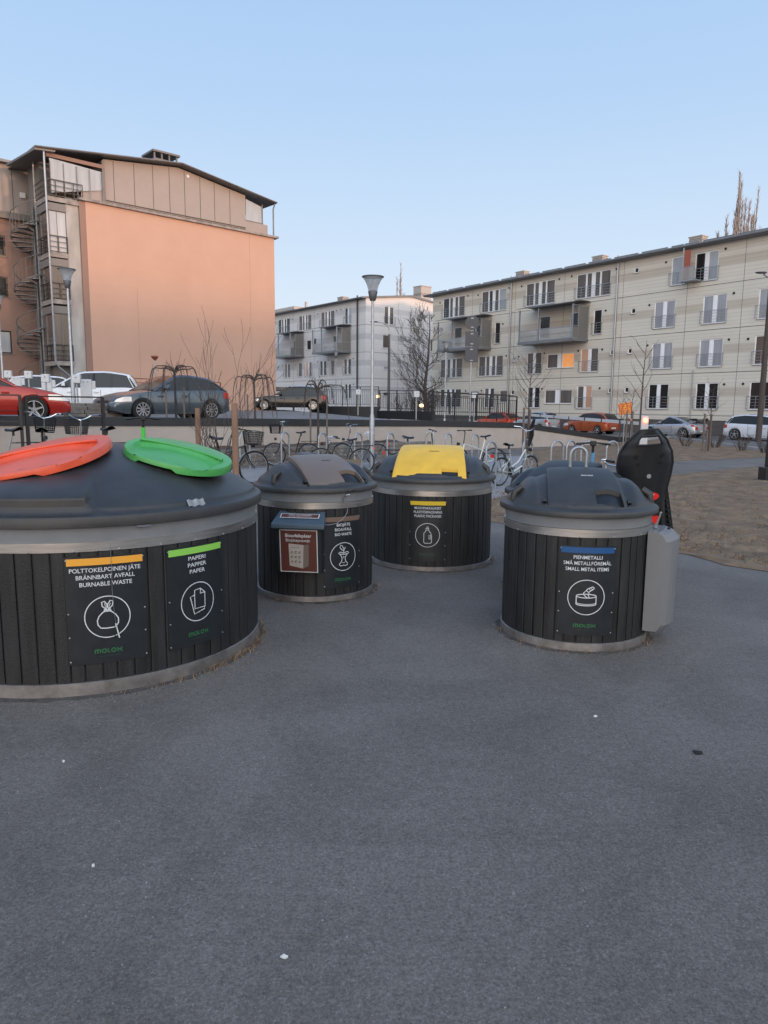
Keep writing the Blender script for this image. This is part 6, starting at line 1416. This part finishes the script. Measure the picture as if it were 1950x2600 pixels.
# barrier
p = at(1633, 1100, 36); t = thing('boom_barrier', 'white boom barrier with glowing red lamp on its housing', 'barrier', (p.x, p.y, 0))
zc = at(1633, 1067, 36).z; m = MB(); m.box(-.19, .19, -.15, .15, 0, zc+.22); bevel(m.build('housing', 'boxg', t), .03)
m = MB(); m.lathe([(0, -.02), (.10, -.02), (.12, .02), (.09, .05), (0, .06)], 16); m.xf(Matrix.Translation((.02, -.17, zc)) @ Matrix.Rotation(pi/2, 4, 'X')); m.build('red_lamp', 'redlamp', t)
q = at(1340, 1053, 46)-Vector((p.x, p.y, 0)); q0 = Vector((-.2, 0, at(1615, 1075, 36).z)); m = MB(); m.bar(q0, q, .07, .16); m.build('boom', 'boxg', t)
for i in range(1, 7): a = q0.lerp(q, i/7-.004); b = q0.lerp(q, i/7+.004); m = MB(); m.bar(a, b, .08, .17); m.build('boom_band', 'bpaint', t)
q = at(1603, 1066, 35.6); t = thing('barrier_beacon', 'small warm beacon on a thin post left of the barrier housing', 'lamp', (q.x, q.y, 0)); m = MB(); m.tube([(0, 0, 0), (0, 0, q.z-.05)], .03, 8); m.build('post', 'galv', t); m = MB(); m.lathe([(0, q.z-.06), (.05, q.z-.04), (.05, q.z+.04), (0, q.z+.07)], 10); K['beacon'] = mat('beacon', (1, .5, .3), .3, emit=(1, .35, .15), es=1.6); m.build('lamp', 'beacon', t)
for px, py, D, lb in ((960, 1007, 52, 'glowing warm bollard lamp beyond the railing right of the tall lamp post'), (1070, 1030, 47, 'glowing warm bollard lamp beyond the railing near the cream block corner')):
    q = at(px, py, D); t = thing('bollard_lamp', lb, 'bollard lamp', (q.x, q.y, .2)); m = MB(); m.tube([(0, 0, 0), (0, 0, q.z-.3)], .05, 8); m.build('post', 'lampd', t); m = MB(); m.lathe([(0, q.z-.30), (.13, q.z-.26), (.14, q.z-.14), (.0, q.z-.07)], 14); m.build('lamp', 'warm', t)
# charging posts and meter boxes
def charger(lb, px, D, w_=.32, h=1.15, yaw=20):
    p = at(px, 1030, D); t = thing('charging_post', lb, 'charging post', (p.x, p.y, deck_z(p.x, p.y)), radians(yaw), 'white charging posts')
    m = MB(); m.box(-w_/2, w_/2, -.10, .10, 0, h); bevel(m.build('cabinet', 'boxg', t), .015)
    for x in (-.07, .06): m = MB(); m.cyl((x, -.11, h-.09), (x, -.1005, h-.09), .016, n=8); m.build('indicator', 'bpaint', t)
    m = MB(); m.box(w_/2+.001, w_/2+.12, -.08, .08, h-.32, h-.05); bevel(m.build('socket_box', 'boxg', t), .015)
    m = MB(); m.box(.02, .12, -.106, -.1005, h*.52, h*.55); m.build('label_strip', 'bpaint', t)
charger('white charging post nearest the blue-grey hatchback', 221, 24.6, .36, 1.26); charger('white charging post between the two street lamps on the left', 122, 26.5, .34, 1.28); charger('leftmost tall white charging post', 46, 28.5, .34, 1.36)
def meter(lb, px, D, z0, zt, w_=.26):
    p = at(px, 1030, D); t = thing('socket_post', lb, 'socket post', (p.x, p.y, z0), radians(8), 'car heating socket posts')
    m = MB(); m.box(-w_/2, w_/2, -.09, .09, zt-z0-.28, zt-z0); bevel(m.build('box', 'boxg', t), .02); m = MB(); m.tube([(0, 0, 0), (0, 0, zt-z0-.281)], .03, 8); m.build('post', 'galv', t)
    m = MB(); m.cyl((0, -.1, zt-z0-.1), (0, -.0905, zt-z0-.1), .018, n=8); m.build('lock', 'bpaint', t)
for lb, px, D, yt in (('socket post in front of the white people carrier', 198, 24.0, 951), ('socket post left of the left street lamp', 120, 25.0, 950), ('socket post behind the red car bonnet', 77, 27.5, 942), ('socket post behind the red car roof at the left', 26, 28.5, 941), ('socket post in front of the railing right of the black estate car', 909, 39.5, 989), ('socket post at the end of the car park railing', 1057, 34.0, 993), ('socket post right of the traffic sign pole', 1204, 36.0, 997)):
    p = at(px, yt, D); z0 = deck_z(p.x, p.y)-.05 if px < 1100 else .8; meter(lb, px, D, z0, p.z)

# ------------------------------------------------------------------ wooden posts and stakes
def stake(lb, px, ytop, D, z0, r, m='stake', lean=0):
    p = at(px, ytop, D); t = MB(); h = p.z-z0; t.tube([(-lean*h, 0, 0), (0, 0, h)], [r, r*.95], 9); o = t.build('wooden_stake', m); o.location = (p.x, p.y, z0); tag(o, lb, 'stake')
stake('thick pinkish wooden post right of the green lid', 501, 1036, 14.4, .2, .055, 'stake'); stake('thick reddish wooden post, the tallest near one', 595, 1024, 13.2, .1, .060, 'stake')
for lb, px, yt, D in (('left stake of the left weeping tree', 421, 990, 21.8), ('right stake of the left weeping tree', 466, 985, 22.0), ('left stake of the middle weeping tree', 628, 1001, 22.9), ('right stake of the middle weeping tree', 665, 1000, 23.1), ('left stake of the right weeping tree', 788, 1008, 23.7), ('right stake of the right weeping tree', 830, 1003, 24.0)): stake(lb, px, yt, D, .4, .030, 'stake_d')
for lb, px, yt, D in (('left stake of the sapling before the ramp wall', 1331, 1035, 28.5), ('right stake of the sapling before the ramp wall', 1346, 1040, 28.7), ('left dark stake by the notice sign', 1593, 1042, 33), ('right dark stake by the notice sign', 1607, 1044, 33.2), ('left stake of the right-hand sapling before the coupe', 1790, 1050, 30.5), ('right stake of the right-hand sapling before the coupe', 1807, 1052, 30.7), ('short dark stake in the verge right of the coupe', 1796, 1095, 30.0)): stake(lb, px, yt, D, 0, .045 if px < 1400 else .04, 'stake_d')

# ------------------------------------------------------------------ trees and shrubs
def grow(tr, cr, p, d, L, r, depth, rnd, spread, ratio=.72, up=.12, nb=(2, 3), seg=3, thin=.010, mix=None):
    pts = [p]; rs = [r]; q = Vector(p); dd = Vector(d).normalized()
    for i in range(seg):
        dd = (dd+Vector((rnd.uniform(-1, 1), rnd.uniform(-1, 1), rnd.uniform(-.6, .8)))*.14+Vector((0, 0, up*.35))).normalized(); q = q+dd*(L/seg); pts.append(q.copy()); rs.append(max(thin*.6, r*(1-.42*(i+1)/seg)))
    (tr if depth >= mix else cr).tube(pts, rs, 7 if r > .06 else (5 if r > .02 else 3), cap=False)
    if depth == 0: return
    for k in range(rnd.randint(*nb)):
        j = rnd.choice(range(1, seg+1)) if k else seg
        a = rnd.uniform(0, 2*pi); ax = dd.cross(Vector((cos(a), sin(a), .3))).normalized()
        d2 = (dd*cos(spread*rnd.uniform(.6, 1.2))+ax*sin(spread*rnd.uniform(.6, 1.2))+Vector((0, 0, up))).normalized()
        grow(tr, cr, pts[j], d2, L*ratio*rnd.uniform(.75, 1.15), rs[j]*rnd.uniform(.62, .85), depth-1, rnd, spread, ratio, up, nb, seg, thin, mix)
def tree(name, label, cat, pos, seeds, H, r, depth, spread, ratio, up, nb, m1, m2, tilt=(0, 0, 1), group=None, thin=.01, L0=.3, mix=None):
    t = thing(name, label, cat, pos, 0, group); rnd = random.Random(seeds); tr, cr = MB(), MB()
    grow(tr, cr, Vector((0, 0, 0)), Vector(tilt), H*L0, r, depth, rnd, spread, ratio, up, nb, 4, thin, mix if mix is not None else depth-1)
    tr.build('trunk', m1, t, fix=False); cr.build('crown', m2, t, fix=False); return t
# big bare tree between the two blocks
p = at(1080, 1000, 64)
t = thing('bare_tree', 'bare spreading tree in the gap between the pale and the cream block', 'tree', (p.x, p.y, .5)); rnd = random.Random(4); tr, cr = MB(), MB()
pts = [Vector((0, 0, 0)), Vector((.05, 0, 1.4)), Vector((-.05, 0, 3.2)), Vector((.2, 0, 5.6)), Vector((.3, 0, 8.0)), Vector((.2, 0, 9.6))]
tr.tube(pts, [.22, .17, .14, .10, .05, .015], 8)
for i in range(44):
    f = rnd.uniform(.10, .97); zz = f*9.2; b = Vector((.1+.1*f, 0, zz)); sx = -1 if rnd.random() < .76 else 1
    d = Vector((sx*rnd.uniform(.5, 1.0), rnd.uniform(-.8, .8), rnd.uniform(.35, .9))).normalized(); L = (.55+1.25*sin(pi*min(1, f*.95+.12)))*rnd.uniform(.7, 1.1)*(1 if sx < 0 else .6)
    grow(tr, cr, b, d, L, .055*(1.25-f), 4, rnd, .5, .74, .10, (2, 3), 3, .016, 4)
tr.build('trunk', 'bark', t, fix=False); cr.build('crown', 'bark', t, fix=False)
# poplars behind the roofs
def poplar(lb, px, ytop, D, zb, wd, n, seed):
    p = at(px, ytop, D); t = thing('poplar', lb, 'tree', (p.x, p.y, zb)); rnd = random.Random(seed); tr, cr = MB(), MB(); H = p.z-zb
    for i in range(n):
        x = rnd.gauss(0, wd)*(i > 0)*1.2; y = rnd.gauss(0, wd)*(i > 0); h = H*(1-abs(x)/(wd*9))*rnd.uniform(.84, 1.0) if i else H; P = [Vector((x*.25*0, y*.1, 0)), Vector((x*.7, y*.7, H*.35)), Vector((x, y, H*.6)), Vector((x*1.1+rnd.uniform(-.2, .2), y, h))]
        tr.tube(P, [.28, .18, .11, .04], 5, cap=False)
        for k in range(46):
            f = rnd.uniform(.35, .99); b = P[2].lerp(P[3], (f-.35)/.64) if f > .6 else P[1].lerp(P[2], (f-.35)/.25); a = rnd.uniform(0, 2*pi); L = rnd.uniform(.5, 1.3)*(1.15-f)
            e = b+Vector((cos(a)*L*.45, sin(a)*L*.45, L*1.5)); cr.tube([b, b.lerp(e, .5)+Vector((cos(a), sin(a), 0))*.12*L, e], [.038, .026, .014], 3, cap=False)
            for _ in range(2):
                q = b.lerp(e, rnd.uniform(.2, .9)); a2 = rnd.uniform(0, 2*pi); cr.tube([q, q+Vector((cos(a2)*.22, sin(a2)*.22, .5))*rnd.uniform(.5, 1.3)], [.022, .010], 3, cap=False)
    tr.build('trunk', 'poplar', t, fix=False); cr.build('crown', 'poplar', t, fix=False)
poplar('tall bare poplar rising behind the cream block roof', 1883, 436, 82, 2, .85, 13, 2); poplar('lower bare poplar right of the tallest one', 1924, 482, 83, 2, .5, 7, 5); poplar('distant bare poplar behind the chimney of the pale block', 1017, 672, 120, 2, .5, 5, 7)
# weeping trees
def weeping(lb, px, D, ztop, arms, seed):
    p = at(px, 1000, D); t = thing('weeping_tree', lb, 'tree', (p.x, p.y, .42), 0, 'young weeping trees in the planter'); rnd = random.Random(seed); h = ztop-.42
    tr = MB(); tr.tube([(0, 0, 0), (.01, 0, h*.5), (-.01, 0, h)], [.045, .036, .030], 8); tr.build('trunk', 'bpaint' if seed == 1 else 'twig', t, fix=False)
    cr = MB()
    for dx, top, end in arms:
        dy = rnd.uniform(-.4, .4); P = [Vector((0, 0, h-.05)), Vector((dx*.25, dy*.2, h+top*.8)), Vector((dx*.55, dy*.5, h+top)), Vector((dx*.85, dy*.8, h+top*.4)), Vector((dx, dy, h-.45)), Vector((dx*1.12+rnd.uniform(-.05, .05), dy, h-end))]
        Q = []
        for i in range(len(P)-1):
            for k in range(4):
                u = k/4; p0, p1, p2, p3 = P[max(i-1, 0)], P[i], P[i+1], P[min(i+2, len(P)-1)]; Q.append(.5*((2*p1)+(p2-p0)*u+(2*p0-5*p1+4*p2-p3)*u*u+(3*p1-p0-3*p2+p3)*u**3))
        Q.append(P[-1]); cr.tube(Q, [.026-.018*i/len(Q) for i in range(len(Q))], 6, cap=False)
        for k in range(5):
            q = Q[rnd.randint(5, len(Q)-2)]; cr.tube([q, q+Vector((rnd.uniform(-.12, .12), rnd.uniform(-.1, .1), rnd.uniform(-.25, .22))), q+Vector((rnd.uniform(-.2, .2), rnd.uniform(-.1, .1), rnd.uniform(-.55, .1)))], [.006, .005, .003], 3, cap=False)
    for k in range(9):
        b = Vector((0, 0, h-rnd.uniform(0, .3))); e = b+Vector((rnd.uniform(-.35, .35), rnd.uniform(-.2, .2), rnd.uniform(.3, .95))); cr.tube([b, b.lerp(e, .5)+Vector((rnd.uniform(-.08, .08), 0, 0)), e], [.009, .006, .003], 4, cap=False)
    cr.build('crown', 'twig', t, fix=False)
A1 = [(-.62, .12, 1.1), (-.48, .1, .8), (-.75, .05, 1.2), (.62, .12, 1.0), (.45, .14, .7), (.8, .02, 1.2), (-.3, .1, .9), (.3, .12, .6)]
weeping('left weeping tree with arching bare branches, before the blue-grey hatchback', 445, 21.9, at(445, 940, 21.9).z, A1, 1)
weeping('middle weeping tree, before the bonnet of the black estate car', 646, 23.0, at(646, 962, 23).z, [(a*.85, b, c*1.2) for a, b, c in A1], 2)
weeping('right weeping tree with one long branch hanging to the right', 807, 23.9, at(807, 985, 23.9).z, [(-.4, .22, .9), (-.5, .12, .7), (.35, .25, .5), (.95, .1, 1.5), (.5, .05, .5), (.2, .15, .4)], 3)
# big shrub right of the green lid
p = at(542, 1100, 14.2); t = thing('bare_shrub', 'large bare many-stemmed shrub between the two near wooden posts', 'shrub', (p.x, p.y, .30)); rnd = random.Random(12); tr, cr = MB(), MB()
for i in range(9):
    a = rnd.uniform(0, 2*pi); grow(tr, cr, Vector((cos(a)*.06, sin(a)*.06, 0)), Vector((cos(a)*.28, sin(a)*.2, 1)), .80*rnd.uniform(.7, 1.15), .018, 3, rnd, .42, .80, .10, (2, 2), 4, .006, 2)
tr.build('stems', 'bark', t, fix=False); cr.build('twigs', 'bark', t, fix=False)
p = at(548, 1100, 14.3)
t = thing('bare_shrub', 'tall thin-twigged bare shrub with small buds beside the reddish wooden post', 'shrub', (p.x+.12, p.y+.3, .30)); tr, cr = MB(), MB()
for i in range(5):
    a = rnd.uniform(0, 2*pi); grow(tr, cr, Vector((cos(a)*.05, sin(a)*.05, 0)), Vector((cos(a)*.22, sin(a)*.2, 1)), 1.12*rnd.uniform(.8, 1.1), .016, 3, rnd, .34, .82, .16, (2, 2), 4, .005, 2)
tr.build('stems', 'bark', t, fix=False); cr.build('twigs', 'twig', t, fix=False)
for i, (px, D, h) in enumerate([(330, 13.3, .32), (395, 14, .34), (585, 15.5, .40), (520, 15.2, .45), (440, 15.4, .36)]):
    p = at(px, 1100, D); lbs = ['low bare twiggy shrub under the green scooter', 'low bare twiggy shrub right of the green scooter', 'low bare twiggy shrub behind the reddish wooden post', 'low bare twiggy shrub behind the large shrub', 'low bare twiggy shrub behind the green lid']
    t = thing('low_shrub', lbs[i], 'shrub', (p.x, p.y, .2)); tr, cr = MB(), MB()
    for k in range(7): a = rnd.uniform(0, 2*pi); grow(tr, cr, Vector((cos(a)*.04, sin(a)*.04, 0)), Vector((cos(a)*.7, sin(a)*.7, 1)), h*.55, .010, 3, rnd, .5, .72, .05, (2, 3), 3, .004, 2)
    tr.build('stems', 'bark', t, fix=False); cr.build('twigs', 'bark', t, fix=False)
# saplings on the right
def sapling(lb, px, D, ytop, r, seed, spread=.55, k=(2, 2), sc=.30, nbr=9, reach=.16):
    p = at(px, 1100, D); tp = at(px, ytop, D).z; t = thing('sapling', lb, 'tree', (p.x, p.y, 0)); rnd = random.Random(seed); tr, cr = MB(), MB()
    tr.tube([(0, 0, 0), (.03, 0, tp*.35), (.05, 0, tp*.7), (.12, 0, tp)], [r, r*.8, r*.5, r*.15], 7, cap=False)
    for i in range(nbr):
        f = .45+.5*i/nbr; s = 1 if i % 2 else -1; b = Vector((.05*f, 0, tp*f)); d = Vector((s*.8, rnd.uniform(-.5, .5), 1.0)).normalized()
        grow(tr, cr, b, d, tp*reach*(1.25-f*.6), r*.35, 1 if nbr < 10 else 2, rnd, .4, .6, .1, (1, 2), 3, .004, 9)
    cr.build('crown', 'bark', t, fix=False) if cr.v else None; tr.build('trunk', 'bark', t, fix=False)
sapling('slender sapling with fine twigs before the ramp wall', 1338, 28.6, 905, .035, 3, nbr=14, reach=.24)
sapling('tall leaning sapling with few forked branches right of the notice sign', 1622, 33.0, 863, .05, 5, nbr=7, reach=.20)
sapling('thin sapling between the stakes beside the notice sign', 1598, 33.4, 985, .03, 6, nbr=10, reach=.2)
sapling('thin sapling left of the notice sign stakes', 1573, 33.8, 1000, .025, 16, nbr=9, reach=.2)
sapling('thin sapling between stakes before the rear of the coupe', 1799, 30.6, 975, .03, 7, nbr=12, reach=.2)
def bush(lb, px, py, s, seed, n=22):
    p = gp(px, py); t = thing('low_shrub', lb, 'shrub', (p.x, p.y, 0)); rnd = random.Random(seed); tr, cr = MB(), MB()
    for k in range(n): a = rnd.uniform(0, 2*pi); grow(tr, cr, Vector((cos(a)*.12, sin(a)*.12, 0)), Vector((cos(a)*.55, sin(a)*.5, 1)), s*.5, .012, 2, rnd, .4, .7, .1, (2, 3), 3, .006, 1)
    tr.build('stems', 'bark', t, fix=False); cr.build('twigs', 'bark', t, fix=False)
bush('small brown bare bush below the front of the coupe', 1740, 1134, .75, 1); bush('small brown bare bush below the tail of the coupe', 1815, 1138, .85, 2, 30); bush('small brown bare bush left of the white sport utility car', 1882, 1146, .75, 3); bush('tiny bare bush at the right edge of the verge', 1942, 1152, .55, 4); bush('bare brush at the foot of the notice sign', 1620, 1122, .6, 6, 12)
# bare undergrowth behind the railing at the foot of the big tree
for i, (px, D, h, lb) in enumerate([(1040, 60, 1.7, 'bare brush left of the big bare tree'), (1075, 58, 2.1, 'dense bare brush at the foot of the big bare tree')]):
    p = at(px, 1020, D); t = thing('bare_brush', lb, 'shrub', (p.x, p.y, .8)); rnd = random.Random(40+i); tr, cr = MB(), MB()
    for k in range(26): a = rnd.uniform(0, 2*pi); grow(tr, cr, Vector((cos(a)*.5, sin(a)*.5, 0)), Vector((cos(a)*.5, sin(a)*.5, 1)), h*.5, .03, 3, rnd, .4, .7, .1, (2, 3), 3, .012, 2)
    tr.build('stems', 'twig', t, fix=False); cr.build('twigs', 'twig', t, fix=False)
